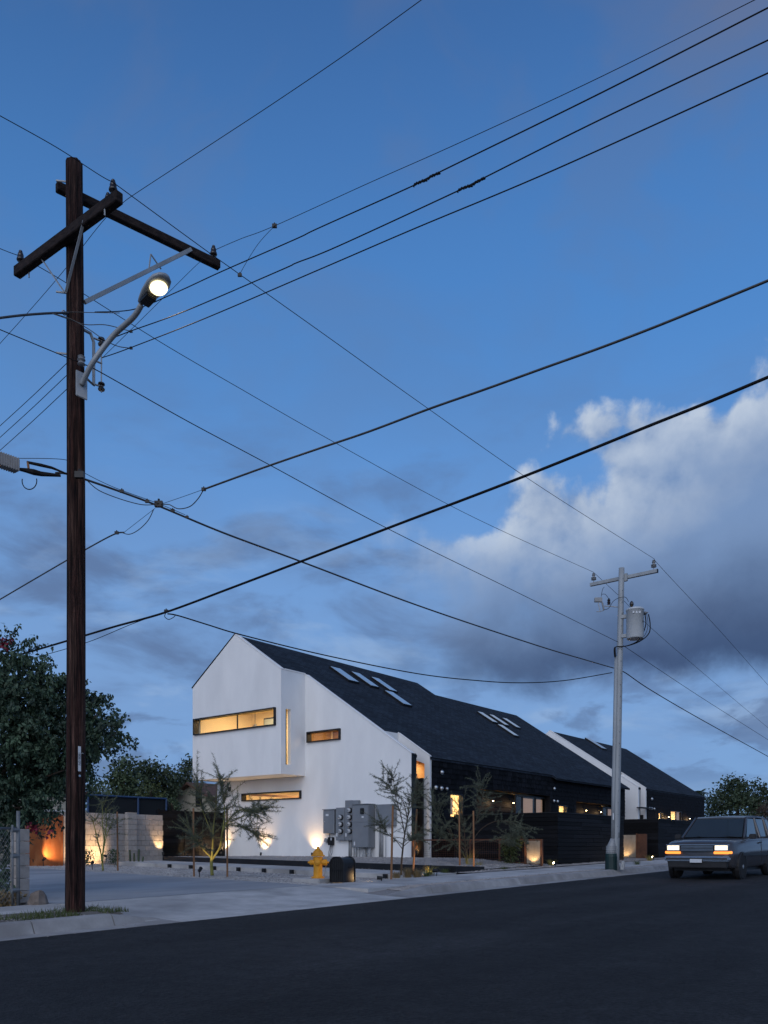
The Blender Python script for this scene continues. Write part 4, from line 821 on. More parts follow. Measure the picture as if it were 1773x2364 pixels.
# ---------------------------------------------------------------- hydrant and backflow cage
hb = on_g(734, 2033); hy = thing('fire_hydrant', 'yellow fire hydrant on concrete pad at the driveway edge', 'hydrant', hb)
def rel(x, y, z, b=hb): return (b.x + x, b.y + y, b.z + z)
MB().obox(rel(0, 0, .0), (.42, 0, 0), (0, .42, 0), (0, 0, .055)).build('pad', 'concrete', hy, bevel=.02)
MB().lathe(rel(0, 0, .05), [(.15, 0), (.15, .03), (.112, .035), (.105, .06), (.10, .40), (.112, .43), (.112, .50)], 20).build('barrel', 'hydrant', hy, smooth=False)
MB().lathe(rel(0, 0, .56), [(.155, 0), (.155, .03), (.125, .035), (.12, .07), (.10, .115), (.062, .15), (.05, .155), (.05, .175), (.028, .18), (.028, .22)], 20).build('bonnet', 'hydrant', hy)
for k in range(8): a = k * math.pi / 4; MB().lathe(rel(.135 * math.cos(a), .135 * math.sin(a), .078), [(.014, 0), (.014, .02)], 6).build('bolt', 'hydrant', hy)
rt = V((S1, -C1, 0)); fw = V((C1, S1, 0))
def nozzle(d, r, L): 
    n = MB().lathe(V(rel(0, 0, .42)) + d * .08, [(r * .9, 0), (r * .9, .05), (r, .055), (r, L), (r * .8, L + .02), (.022, L + .025), (.022, L + .06)], 14, d).build('nozzle_cap', 'hydrant', hy); return n
nozzle(rt, .075, .11); nozzle(-rt, .062, .09); nozzle(-fw, .07, .08)
c0 = V(rel(0, 0, .38)) + rt * .17
MB().tube([c0 + V((0, 0, -.28 * math.sin(math.pi * i / 12))) + rt * (.02 * math.cos(math.pi * i / 12)) - rt * (.10 * i / 12) for i in range(13)], .007, 5).build('chain', 'silver', hy)
bb_ = on_g(778, 2037); bc = thing('backflow_cage', 'black rounded metal backflow cage right behind the yellow hydrant', 'utility cage', bb_)
def cage(w, h, d):
    pr = []
    for i in range(9): a = math.pi * i / 16; pr.append((w / 2 - .14 + .14 * math.sin(a), h - .14 + .14 * math.cos(a)))
    pr = [(-x, z) for x, z in pr] [::1]; left = [(-w / 2, 0)] + pr[::-1]; right = [(x * -1, z) for x, z in left[::-1]]; return left + right
# body: shell with rounded top, long axis along the street
pts = cage(.36, .55, 0); base = bb_
up_ = V((0, 0, 1)); ax_ = (rt * .55 + fw * .83).normalized(); cr_ = V((ax_.y, -ax_.x, 0))
MB().prism([base + cr_ * x + up_ * z - ax_ * .0 for x, z in pts], ax_ * .42).build('shell', 'black_metal', bc)
for x in (-.25, .25):
    MB().tube([base + cr_ * (p[0] * 1.03) + up_ * p[1] * 1.02 - ax_ * (.01) for p in pts], .014, 6, cap=False).build('rim', 'black_metal', bc); break
MB().tube([base + cr_ * (p[0] * 1.03) + up_ * p[1] * 1.02 + ax_ * .43 for p in pts], .014, 6, cap=False).build('rim', 'black_metal', bc)
for i in range(6): MB().tube([base + cr_ * (-.15 + .06 * i) - ax_ * .012 + up_ * .02, base + cr_ * (-.15 + .06 * i) - ax_ * .012 + up_ * .5], .006, 5).build('bar', 'black_steel', bc)
MB().tube([base + cr_ * -.165 - ax_ * .014 + up_ * .27, base + cr_ * .165 - ax_ * .014 + up_ * .27], .008, 5).build('bar', 'black_steel', bc)
MB().obox(base + cr_ * .19 + ax_ * .25 + up_ * .33, cr_ * .008, ax_ * .06, up_ * .012).build('handle', 'black_steel', bc)
# small step lights along the path edge
ORD = ('leftmost', 'second', 'third', 'fourth', 'fifth', 'sixth', 'seventh', 'rightmost')
for i, px in enumerate((394, 443, 497, 553, 612, 676, 815, 892)):
    p = on_s(px, 1995, 17.2); z = gz(17.2, p.y) - .055
    o_ = MB().obox((17.15, p.y, z), (.045, 0, 0), (0, .055, 0), (0, 0, .06)).build('step_light', 'black_metal', bevel=.006, org=(17.15, p.y, z))
    tag(o_, ORD[i] + ' small black cube light on the concrete path edge' + ('' if i in (0, 7) else ', counted from the left'), 'light', 'cube lights along the path')
# ================================================================ POLES
P1 = V((6.36, 10.5, 0)); P1.z = gz(P1.x, P1.y); TOP1 = at(171, 379, 11.5).z
up1 = thing('utility_pole', 'tall weathered brown wooden utility pole with two crossed timber arms', 'pole', P1)
m = MB(); n = 28; rings = 60; vs = []
for i in range(rings + 1):
    z = P1.z - .15 + (TOP1 - P1.z + .15) * i / rings; k = i / rings; r = .133 - .021 * k
    for j in range(n):
        a = 2 * math.pi * j / n; rr = r * (1 + .030 * noise.noise((math.cos(a) * 3, math.sin(a) * 3, z * .18)) + .035 * noise.noise((math.cos(a) * 9, math.sin(a) * 9, z * .12)))
        zz = z + (.02 * noise.noise((a * 3, 0, 7)) if i == rings else 0)
        vs.append((P1.x + rr * math.cos(a) + .02 * math.sin(z * .35), P1.y + rr * math.sin(a), zz))
m.add(vs, [(i * n + j, i * n + (j + 1) % n, (i + 1) * n + (j + 1) % n, (i + 1) * n + j) for i in range(rings) for j in range(n)] + [tuple(range(n))[::-1], tuple(rings * n + j for j in range(n))])
m.build('shaft', 'pole_wood', up1, smooth=True)
ZA, ZL = 10.40, 9.50
UA = V((7.475, 10.495, 0)); UD = V((1.23, -.285, 0)); UN = V((.285, 1.23, 0)).normalized()
def ua(k, z): return UA + UD * k + V((0, 0, z))
armU = MB().obox(ua(0, ZA), UD, UN * .05, (0, 0, .065)).build('upper_crossarm', 'arm_wood', up1, bevel=.012, seg=1)
armL = MB().obox((P1.x - .18, 10.447, ZL), (.055, 0, 0), (-.05, 1.203, 0), (0, 0, .075)).build('lower_crossarm', 'arm_wood', up1, bevel=.012, seg=1)
def pin_insulator(arm, p, mat='porcelain'):
    o = MB().lathe(p, [(.012, 0), (.012, .05), (.05, .055), (.058, .07), (.05, .10), (.038, .105), (.044, .135), (.036, .165), (.02, .17), (.028, .19), (.02, .205)], 14).build('insulator', mat, arm, smooth=True); return V(p) + V((0, 0, .19))
IL_far = pin_insulator(armL, (P1.x - .225, 11.55, ZL + .075)); IL_near = pin_insulator(armL, (P1.x - .135, 9.38, ZL + .075))
IU_end = pin_insulator(armU, ua(.92, ZA + .065)); IU_mid = pin_insulator(armU, ua(-.42, ZA + .065))
for t in (-1.0, .9): MB().lathe((P1.x - .18, P1.y + t, ZL - .15), [(.01, 0), (.01, .08)], 6).build('bolt', 'galv', armL)
for t in (-.55, .55): MB().beam((P1.x - .20, P1.y + t, ZL - .02), (P1.x - .145, P1.y + .02 * t, ZL - .72), .035, .008).build('brace', 'galv', up1)
MB().beam(ua(.58, ZA - .03) - UN * .08, (6.46, 10.42, 8.74), .05, .05).build('diagonal_brace', 'steel_pole', up1)
mid = (ua(.58, ZA - .03) - UN * .08).lerp(V((6.46, 10.42, 8.74)), .42); MB().beam(mid, mid + V((0, -.05, .22)), .015, .015).build('brace_tab', 'galv', up1); MB().beam(mid + V((.22, 0, .14)), mid + V((0, -.05, .22)), .015, .015).build('brace_tab', 'galv', up1)
for z, a in ((ZA, 0), (ZA - 1.55, 1), (ZA - 2.4, 1), (ZL, 1)): MB().tube([(P1.x - .06, P1.y + .08, z), (P1.x - .15, P1.y + .22, z + .03)], .014, 6).build('bolt', 'galv', up1)
# secondary rack on the street-away side
rk = P1 + V((.20, -.02, 0)); zr0, zr1 = at(215, 848, 11.3).z, at(215, 735, 11.3).z
MB().tube([(rk.x - .1, rk.y, zr1 + .02), (rk.x + .03, rk.y, zr1 + .02), (rk.x + .08, rk.y, zr1 - .08), (rk.x + .08, rk.y, zr0 - .02), (rk.x - .1, rk.y, zr0 + .06)], .022, 8).build('secondary_rack', 'steel_pole', up1)
MB().tube([(rk.x + .19, rk.y - .02, zr1 - .02), (rk.x + .19, rk.y - .02, zr0 - .08)], .010, 6).build('rack_rod', 'galv', up1)
for z in (zr1 - .03, zr0): MB().lathe((rk.x + .19, rk.y - .02, z - .05), [(.045, 0), (.05, .02), (.03, .04), (.03, .06), (.05, .08), (.045, .10)], 12).build('spool_insulator', 'porcelain', up1)
for z in (zr1 - .02, (zr0 + zr1) / 2, zr0): MB().beam((rk.x + .08, rk.y, z), (rk.x + .2, rk.y - .02, z), .03, .012).build('rack_clip', 'galv', up1)
cl = at(188, 832, 11.25); MB().lathe(cl + V((0, 0, -.07)), [(.03, 0), (.055, .015), (.035, .05), (.055, .075), (.04, .1), (.05, .12), (.02, .14)], 12).build('spool_insulator', 'porcelain_grey', up1)
MB().tube([at(148, 722, 11.35) + V((0, 0, .03 * math.cos(k))) + V((.03 * math.sin(k), 0, 0)) for k in [i * .7 for i in range(10)]], .008, 6).build('eye_bolt', 'galv', up1)
# number tag and small plate
tp = at(188.3, 1751, 11.36); fwd = V((C1, S1, 0)); rgt = V((S1, -C1, 0)); nrm = (V((0, 0, 0)) + (V((tp.x, tp.y, 0)) - V((P1.x, P1.y, 0)))).normalized(); tr = V((-nrm.y, nrm.x, 0))
tc_ = V((P1.x, P1.y, tp.z)) + nrm * .138
tg = MB().obox(tc_, tr * .020, nrm * .002, V((0, 0, .172))).build('number_tag', 'white_plate', up1)
def text(body, size, center, right, upv, normal, parent, mat='ink', name='lettering', ext=.0008):
    cu = bpy.data.curves.new(name, 'FONT'); cu.body = body; cu.size = size; cu.align_x = 'CENTER'; cu.align_y = 'CENTER'; cu.extrude = ext
    tmp = bpy.data.objects.new(name, cu); SC.collection.objects.link(tmp); dg = bpy.context.evaluated_depsgraph_get(); me = bpy.data.meshes.new_from_object(tmp.evaluated_get(dg)); bpy.data.objects.remove(tmp)
    o = V(ORG[parent.name]); right, upv = V(right).normalized(), V(upv).normalized(); nn = right.cross(upv)
    for v in me.vertices: v.co = V(center) + right * v.co.x + upv * v.co.y + nn * (v.co.z) - o
    me.materials.clear(); me.materials.append(MT[mat]); ob = bpy.data.objects.new(name, me); SC.collection.objects.link(ob); ob.parent = parent; ORG[ob.name] = o; return ob
text('N018081', .048, tc_ + nrm * .0036, V((0, 0, 1)), -tr if tr.dot(rgt) > 0 else tr, nrm, tg)
MB().lathe(V((P1.x, P1.y, tp.z - .235)) + nrm * .137, [(.016, 0), (.016, .012)], 10, nrm).build('washer', 'silver', up1)
MB().tube([V((P1.x, P1.y, tp.z + .075)) + nrm * .136 - tr * -.06, V((P1.x, P1.y, tp.z + .085)) + nrm * .138 + tr * .045, V((P1.x, P1.y, tp.z + .07)) + nrm * .13 + tr * .03], .004, 5).build('staple', 'galv', up1)
# telecom amplifier hanging on its strand beside the pole
amp = thing('amplifier_box', 'ribbed grey cable amplifier hanging from the wires left of the wooden pole', 'cable box', at(16, 1070, 11.1))
A0, A1 = at(-12, 1058, 10.9), at(41, 1076, 11.15); ad = (A1 - A0).normalized()
body = MB().obox((A0 + A1) / 2, (A1 - A0) / 2, V((-ad.y, ad.x, 0)) * .06, V((0, 0, .085))).build('housing', 'conduit', amp, bevel=.01)
for i in range(9): MB().obox(A0 + (A1 - A0) * (.08 + .105 * i) , ad * .006, V((-ad.y, ad.x, 0)) * .068, V((0, 0, .088))).build('fin', 'conduit', body)
MB().tube([at(43, 1083, 11.15), at(60, 1086, 11.2), at(78, 1090, 11.2), at(95, 1094, 11.25), at(140, 1098, 11.3)], [.02, .03, .04, .032, .018], 8).build('splice', 'cable', amp)
MB().tube([at(62, 1067, 11.2), at(95, 1074, 11.25), at(120, 1080, 11.3), at(150, 1092, 11.35)], [.018, .022, .018, .01], 8).build('splice', 'cable', amp)
MB().tube([at(64, 1066, 11.2), at(66, 1082, 11.2)], .016, 6).build('bracket', 'stake', amp)
MB().tube([at(52 + 16 + 17 * math.cos(a), 1110 - 20 * math.sin(a), 11.2) for a in [math.pi * (.93 + 1.15 * i / 14) for i in range(15)]], .007, 5).build('loop_lead', 'cable', amp)
# ---------------------------------------------------------------- street lamp on the wooden pole
ls = thing('street_lamp', 'lit street lamp on curved grey arm bolted to the wooden pole', 'street lamp', at(186, 895, 11.3))
b0 = at(189, 888, 11.28)
hd = V((P1.x + .10, 8.83, at(355, 655, 10.45).z))
cp = [b0, b0 + V((.02, -.22, .22)), V((P1.x + .10, 9.75, at(240, 760, 10.95).z)), V((P1.x + .11, 9.30, at(280, 717, 10.7).z)), hd + V((0, .28, -.10))]
def crom(pts, n=8):
    out = []; P = [pts[0]] + list(pts) + [pts[-1]]
    for i in range(1, len(P) - 2):
        for k in range(n):
            t = k / n; a, b, c, d = P[i - 1], P[i], P[i + 1], P[i + 2]
            out.append(.5 * ((2 * b) + (c - a) * t + (2 * a - 5 * b + 4 * c - d) * t * t + (3 * b - a - 3 * c + d) * t ** 3))
    return out + [P[-2]]
MB().tube(crom(cp), .036, 10).build('arm', 'steel_pole', ls, smooth=True)
MB().obox(b0 + V((.005, .015, -.0)), (.085, 0, 0), (0, .012, 0), (0, 0, .175)).build('mounting_plate', 'galv', ls, bevel=.008)
hdir = V((0, -1, .22)).normalized(); sidev = V((1, 0, 0)); upv = sidev.cross(hdir)
if upv.z < 0: upv = -upv
head = MB(); N_ = 18; secs = [(-.30, .042, .042, 0), (-.24, .07, .055, 0), (-.12, .11, .075, .0), (.02, .135, .085, 0), (.14, .135, .08, 0), (.22, .10, .055, 0), (.26, .045, .03, 0)]
vs = []
for d_, w, h, o_ in secs:
    for k in range(N_):
        a = 2 * math.pi * k / N_; q = hd + hdir * d_ + sidev * w * math.cos(a) + upv * (h * math.sin(a) if math.sin(a) > 0 else .55 * h * math.sin(a)); vs.append(q)
head.add(vs, [(i * N_ + k, i * N_ + (k + 1) % N_, (i + 1) * N_ + (k + 1) % N_, (i + 1) * N_ + k) for i in range(len(secs) - 1) for k in range(N_)] + [tuple(range(N_))[::-1], tuple((len(secs) - 1) * N_ + k for k in range(N_))])
hh = head.build('head', 'steel_pole', ls, smooth=True)
lens = MB(); lens.lathe(hd + hdir * .08 - upv * .042, [(.108, 0), (.112, .01), (.095, .033), (.06, .046), (.01, .05)], 18, -upv); lens.build('lens', 'sodium', hh, smooth=True)
MB().obox(hd - hdir * .15 - upv * .055, hdir * .09, sidev * .07, upv * .03).build('ballast_door', 'black_metal', hh, bevel=.01)
lamp('SPOT', 'street_light', hd + hdir * .1 - upv * .16, 45, (1.0, .76, .45), hh, aim=hd + V((0, -.3, -8)), spot_size=R(140), spot_blend=.6, shadow_soft_size=.1)
# ---------------------------------------------------------------- steel pole
P2 = V((23.58, 9.83, 0)); P2.z = gz(P2.x, P2.y); T2 = at(1429, 1312, 24.6).z
up2 = thing('steel_pole', 'grey steel utility pole with single crossarm and transformer can', 'pole', P2)
lean = V((.10, -.16, 0))                                               # it leans a little
def P2z(z): k = (z - P2.z) / (T2 - P2.z); return P2 + lean * k + V((0, 0, z - P2.z))
MB().tube([P2z(P2.z - .1 + (T2 - P2.z + .1) * i / 12) for i in range(13)], [.118 - .034 * i / 12 for i in range(13)], 16).build('shaft', 'steel_pole', up2, smooth=True)
for i in range(24):
    q = P2z(P2.z + .6 + i * .35); MB().lathe(q + V((-.07, -.075, 0)), [(.009, 0), (.009, .012)], 6, (-.7, -.7, 0)).build('bolt_hole', 'black_metal', up2)
AZ2 = at(1430, 1330, 24.5).z; pc = P2z(AZ2)
arm2 = MB().obox(pc + V((.12, 0, 0)), (.045, 0, 0), (0, 1.04, 0), (0, 0, .05)).build('crossarm', 'steel_pole', up2, bevel=.006, seg=1)
MB().obox(pc + V((.12, -1.045, 0)), (.047, 0, 0), (0, .006, 0), (0, 0, .052)).build('end_cap', 'black_metal', arm2)
def post_ins(p):
    MB().lathe(p, [(.010, 0), (.010, .07), (.075, .08), (.080, .10), (.045, .115), (.045, .12), (.075, .128), (.080, .15), (.04, .165), (.036, .20), (.055, .215), (.04, .245), (.05, .26), (.03, .29)], 14).build('insulator', 'porcelain_grey', arm2); return V(p) + V((0, 0, .17))
I2r = post_ins(pc + V((.12, -.93, .05))); I2l = post_ins(pc + V((.12, .93, .05)))
MB().obox(pc + V((.06, -.1, -.02)), (.04, 0, 0), (0, .06, 0), (0, 0, .11)).build('arm_bracket', 'steel_pole', up2)
# transformer, street side
tcn = at(1466, 1440, 24.35); TW = 39 / FPX * 24.35 / 2; TH = 70 / FPX * 24.35
tz0 = tcn.z - TH / 2
can = MB().lathe((tcn.x, tcn.y, tz0), [(TW * .94, 0), (TW * .95, .03), (TW, .05), (TW, TH - .07), (TW * 1.05, TH - .065), (TW * 1.05, TH - .03), (TW * .92, TH), (TW * .4, TH + .02)], 28).build('transformer_can', 'can_paint', up2, smooth=False)
for f_ in can.data.polygons: f_.use_smooth = len(f_.vertices) == 4
tr_ = V((tcn.x, tcn.y, 0)); toP = (V((P2.x, P2.y, 0)) - tr_).normalized()
for z in (tz0 + .12, tz0 + TH - .2): MB().beam(tr_ + toP * (TW - .02) + V((0, 0, z)), tr_ + toP * (TW + .16) + V((0, 0, z)), .09, .10).build('hanger', 'steel_pole', can)
bq = tr_ - rt * .10 + V((0, 0, tz0 + TH)); MB().lathe(bq, [(.05, 0), (.03, .03), (.055, .04), (.03, .06), (.055, .08), (.03, .1), (.065, .11), (.05, .18), (.02, .22)], 12).build('bushing', 'porcelain', can)
MB().lathe(tr_ + rt * .05 + V((0, 0, tz0 + TH)), [(.05, 0), (.02, .02), (.02, .06)], 8).build('relief_valve', 'silver', can)
for k, dx in enumerate((.0, .05, .10)): MB().lathe(tr_ + rt * (TW + .005) + fw * (-.09 + .09 * k) + V((0, 0, tz0 + TH - .14)), [(.035, 0), (.035, .04), (.02, .05), (.02, .10)], 8, rt).build('secondary_bushing', 'porcelain_grey', can)
for dx in (-.12, -.03, .06): MB().obox(tr_ - fw * (TW + .004) * .98 + rt * dx + V((0, 0, tz0 + TH - .17)), rt * .025, fw * .004, V((0, 0, .03))).build('sticker', 'white_plate', can)
nd = (rt * .72 - fw * .69).normalized(); text('125', .075, tr_ + nd * (TW + .003) + V((0, 0, tz0 + TH * .52)), V((-nd.y, nd.x, 0)), (0, 0, 1), nd, can)
for k, (x0, bw_) in enumerate(((1489, 0), (1497, 6), (1493, 3))):
    MB().tube(crom([at(x0, 1418, 24.3), at(x0 + 2 + bw_ * .3, 1440, 24.3), at(x0 - 5 + bw_, 1462, 24.3), at(1472 + bw_, 1480, 24.35), at(1447 + k, 1491, 24.45), at(1424, 1493, 24.45), at(1418 + k * 1.5, 1498, 24.45), at(1419 + k * 1.5, 1517, 24.45)]), .016 if k < 2 else .007, 6).build('secondary_lead', 'cable', up2)
# fused cutout, arrester and leads
cu = thing('fuse_cutout', 'grey fuse cutout and arrester on bracket left of the steel pole top', 'cutout', at(1395, 1398, 24.7))
MB().obox(at(1381, 1385, 24.8), rt * .115, fw * .05, V((0, 0, .065))).build('hood', 'conduit', cu, bevel=.01)
MB().tube([at(1381, 1392, 24.8), at(1385, 1410, 24.8)], .014, 6).build('fuse_tube', 'galv', cu); MB().tube([at(1390, 1390, 24.8), at(1394, 1408, 24.8)], .026, 8).build('insulator', 'porcelain_grey', cu)
MB().tube([at(1377, 1412, 24.8), at(1385, 1412, 24.8), at(1394, 1409, 24.8)], .012, 6).build('hinge', 'galv', cu)
MB().lathe(at(1405.5, 1396, 24.75), [(.03, 0), (.055, .02), (.035, .05), (.055, .07), (.035, .10), (.05, .13), (.03, .17), (.012, .2)], 10).build('arrester', 'porcelain', cu)
MB().tube([at(1395, 1399, 24.75), at(1412, 1400, 24.72), at(1430, 1402, 24.6)], .016, 6).build('bracket', 'galv', cu)
MB().tube(crom([at(1388, 1377, 24.8), at(1391, 1361, 24.9), at(1395, 1355, 24.95)]), .007, 5).build('lead', 'cable', cu)
MB().tube(crom([at(1389, 1372, 24.8), at(1397, 1372, 24.78), at(1404, 1380, 24.75)]), .007, 5).build('lead', 'cable', cu)
MB().tube(crom([at(1394, 1408, 24.75), at(1405, 1404, 24.7), at(1416, 1388, 24.6), at(1430, 1380, 24.45), at(1444, 1379, 24.4), at(1451, 1389, 24.38)]), .008, 5).build('lead', 'cable', cu)
# riser guard, weather boot and green ground sleeve
rs_ = thing('cable_riser', 'grey cable riser with ribbed boot and dark green sleeve at the steel pole foot', 'cable riser', P2 + V((-.12, .18, 0)))
def rp(px, py): return at(px, py, 24.55)
MB().tube([rp(1422.5, 1516), rp(1420, 1660), rp(1416.5, 1830), rp(1415.5, 1935)], [.055, .06, .06, .065], 10).build('u_guard', 'steel_pole', rs_, smooth=True)
MB().tube([rp(1415, 1936), rp(1413, 1946), rp(1411, 1957), rp(1411, 1972)], [.07, .10, .145, .155], 16).build('boot', 'conduit', rs_, smooth=True)
for i in range(5): MB().tube([rp(1411, 1953 + i * 4), rp(1411, 1954.2 + i * 4)], .158, 16).build('rib', 'galv', rs_)
MB().tube([rp(1411, 1970), rp(1411, 1978), rp(1411, 2009)], [.16, .175, .18], 18).build('sleeve', 'green_plastic', rs_)
for i in range(4): MB().tube([rp(1411, 1978 + i * 8), rp(1411, 1979 + i * 8)], .183, 18).build('band', 'green_plastic', rs_)
MB().obox(rp(1424.5, 1928), rt * .065, fw * .05, V((0, 0, .10))).build('splice_box', 'black_metal', rs_, bevel=.02)
MB().tube(crom([rp(1426, 1560), rp(1425, 1700), rp(1421, 1840), rp(1420, 1905), rp(1424, 1918)]), .010, 6).build('lead', 'cable', rs_); MB().tube(crom([rp(1424, 1937), rp(1428, 1950), rp(1428, 1985), rp(1430, 2005)]), .010, 6).build('lead', 'cable', rs_)
MB().obox(rp(1414.5, 1885), rt * .016, fw * .07, V((0, 0, .10))).build('tag', 'white_plate', rs_)
gy = thing('guy_guard', 'short bent galvanised pipe beside the foot of the steel pole', 'pipe', on_g(1437, 2010))
MB().tube(crom([rp(1434, 2008), rp(1436, 1995), rp(1438, 1990), rp(1440, 1994), rp(1438, 2008)]), .035, 8).build('pipe', 'galv', gy, smooth=True)
# ================================================================ WIRES: each a line in plan, its sag read from the photograph
def spline_px(pts, n=10): return [(v.x * K, v.y * K) for v in crom([V((x, y, 0)) for x, y in pts], n)]
def wire(label, pts, D0, D1, r, name='overhead_wire', mat='cable', group='overhead wires', e0=None, e1=None, twist=0):
    q = spline_px(pts); x0, x1 = q[0][0], q[-1][0]; P = []
    for x, y in q:
        u = (x - x0) / (x1 - x0) if abs(x1 - x0) > 1 else 0; P.append(at(x, y, 1 / (1 / D0 + (1 / D1 - 1 / D0) * u)))
    def ext(a, b, L): d = (a - b); d.normalize(); return [a + d * L * .25 + V((0, 0, .012 * L)), a + d * L + V((0, 0, .05 * L))]
    if e0: P = ext(P[0], P[2], e0)[::-1] + P
    if e1: P = P + ext(P[-1], P[-3], e1)
    mdl = P[len(P) // 2]
    if r <= .011: r *= .72
    o = MB().tube(P, r, 5).build(name, mat, org=mdl, smooth=True)
    tag(o, label, 'wire', group); return o, P
wire('upper bare wire from top left to the high end of the lower crossarm', [(0, 250), (120, 317), (215, 378), (243, 393)], 9.4, 10.63, .007, e0=25)
wire('bare wire from lower crossarm to the right insulator of the steel pole', [(243, 393), (430, 530), (517, 592), (700, 722), (900, 865), (1150, 1040), (1413, 1207)], 10.63, 24.0, .008)
wire('short bare wire from left edge to the far end of the lower crossarm', [(0, 537), (20, 545), (37, 551)], 11.85, 12.1, .007, e0=25)
wire('bare wire from lower crossarm to the left insulator of the steel pole', [(37, 551), (130, 603), (345, 738), (520, 840), (700, 943), (1000, 1106), (1282, 1236)], 12.1, 25.2, .008)
wire('bare wire climbing to the top edge from the upper crossarm middle', [(910, 0), (760, 108), (600, 217), (440, 322), (290, 420), (262, 442)], 9.1, 12.0, .006, e0=12)
wire('thin wire falling from upper crossarm to the left edge behind the pole', [(262, 442), (222, 478), (140, 582), (70, 664), (0, 742)], 12.0, 14.0, .006, e1=15)
wire('topmost of the wires fanning to the upper right corner', [(1630, 0), (1300, 165), (1000, 305), (800, 394), (593, 488), (520, 516), (462, 541)], 8.4, 13.1, .006, e0=12)
wire('thin wire dropping from the upper crossarm tip past the lamp to the rack', [(462, 541), (425, 572), (350, 646), (275, 720), (222, 772)], 13.1, 11.6, .005)
wire('jumper between two wires right of the upper crossarm tip', [(593, 488), (560, 524), (535, 562), (517, 594)], 12.33, 12.2, .005, name='jumper_wire')
wire('second of the wires fanning to the upper right corner', [(1659, 17), (1300, 200), (945, 374), (893, 401), (690, 492), (640, 516), (480, 586), (380, 632), (290, 668), (205, 674)], 6.5, 11.5, .009, e0=10)
wire('third of the wires fanning to the upper right corner', [(1659, 87), (1300, 257), (1040, 387), (990, 412), (730, 532), (640, 568), (610, 582), (400, 672), (280, 716), (225, 738)], 6.6, 11.3, .009, e0=10)
wire('lowest of the wires fanning to the upper right corner', [(1659, 158), (1200, 366), (900, 492), (700, 578), (450, 685), (280, 752), (220, 773)], 6.7, 11.3, .009, e0=10)
for pts, w, lb in (([(893, 401), (905, 394), (920, 389), (935, 379), (950, 374)], (6.5, 11.5, 1659, 205), 'twisted splice wrap on the second fanning wire'), ([(988, 413), (1003, 405), (1018, 401), (1033, 391), (1047, 385)], (6.6, 11.3, 1659, 225), 'twisted splice wrap on the third fanning wire')):
    q = spline_px(pts); P = [at(x, y + 1.6 * math.sin(i * 1.6), 1 / (1 / w[0] + (1 / w[1] - 1 / w[0]) * (x / K - w[2]) / (w[3] - w[2]))) for i, (x, y) in enumerate(q)]; tag(MB().tube(P, [.011 + .004 * math.sin(i * 2.2) for i in range(len(P))], 6).build('splice_wrap', 'cable', org=P[5]), lb, 'splice')
for i, (a, b) in enumerate((((147, 782), (0, 920)), ((147, 808), (0, 945)), ((147, 838), (0, 973)))):
    wire(('upper', 'middle', 'lower')[i] + ' of three wires running from the wooden pole down to the left edge', [a, ((a[0] + b[0]) / 2, (a[1] + b[1]) / 2 + 1.5), b], 11.65, 13.6, .007, e1=15)
wire('thick twisted service cable from the left edge to the pole eye bolt', [(0, 687), (50, 681), (105, 677), (150, 676)], 10.6, 11.4, .016, name='service_cable', mat='cable_grey', e0=15)
wire('upper curved lead from the service cable to the fanning wires', [(112, 677), (150, 690), (185, 701), (230, 702), (283, 716)], 11.1, 11.25, .008, name='jumper_wire', mat='cable_grey')
wire('lower curved lead from the service cable to the fanning wires', [(112, 677), (150, 688), (190, 710), (225, 734), (255, 748), (283, 752)], 11.1, 11.2, .008, name='jumper_wire', mat='cable_grey')
wire('straight lead from the eye bolt past the lamp arm', [(152, 674), (200, 675), (258, 676)], 11.35, 11.2, .007, name='jumper_wire', mat='cable_grey')
wire('neutral wire from left edge to the wooden pole clamp', [(0, 712), (70, 741), (140, 770), (172, 783)], 10.8, 11.25, .009, e0=25)
wire('neutral wire from wooden pole clamp down to the steel pole', [(180, 787), (215, 803), (400, 907), (580, 1003), (830, 1138), (1110, 1276), (1335, 1387)], 11.3, 24.5, .010)
wire('telephone cable bundle from wooden pole to the steel pole', [(120, 1022), (150, 1025), (240, 1055), (340, 1092), (480, 1150), (650, 1213), (900, 1307), (1150, 1391), (1270, 1427), (1325, 1443)], 11.35, 24.6, .016, name='telephone_cable', mat='cable_grey')
wire('thin support strand above the telephone cable', [(38, 990), (140, 993), (165, 1012), (240, 1050), (340, 1087), (400, 1112)], 11.1, 12.7, .006, name='telephone_cable')
wire('slack cable loop hanging under the telephone cable beside the pole', [(190, 1040), (215, 1060), (260, 1078), (305, 1090), (335, 1090)], 11.5, 12.4, .009, name='cable_loop', mat='cable_grey')
wire('telephone cable rising from its clamp across to the right edge', [(440, 1057), (575, 1008), (700, 965), (800, 931), (930, 882), (1050, 840), (1180, 793), (1300, 750), (1420, 704), (1540, 655), (1659, 606)], 11.6, 7.9, .014, name='telephone_cable', mat='cable_grey', e1=8)
wire('thin strand between the cable clamps right of the wooden pole', [(345, 1090), (395, 1073), (440, 1057)], 12.45, 11.6, .005, name='telephone_cable')
wire('drooping cable loop between the two clamps right of the wooden pole', [(345, 1090), (365, 1090), (385, 1099), (410, 1094), (428, 1077), (440, 1057)], 12.45, 11.6, .010, name='cable_loop', mat='cable_grey')
wire('telephone cable falling from its clamp behind the pole to the left edge', [(268, 1150), (245, 1155), (180, 1190), (80, 1248), (0, 1295)], 13.0, 14.6, .012, name='telephone_cable', mat='cable_grey', e1=12)
wire('thin strand down from the cable clamp to the falling cable', [(335, 1098), (268, 1150)], 12.5, 13.0, .005, name='telephone_cable')
wire('hanging cable loop below the clamp right of the wooden pole', [(332, 1100), (320, 1124), (300, 1144), (280, 1154), (262, 1150)], 12.5, 13.0, .009, name='cable_loop', mat='cable_grey')
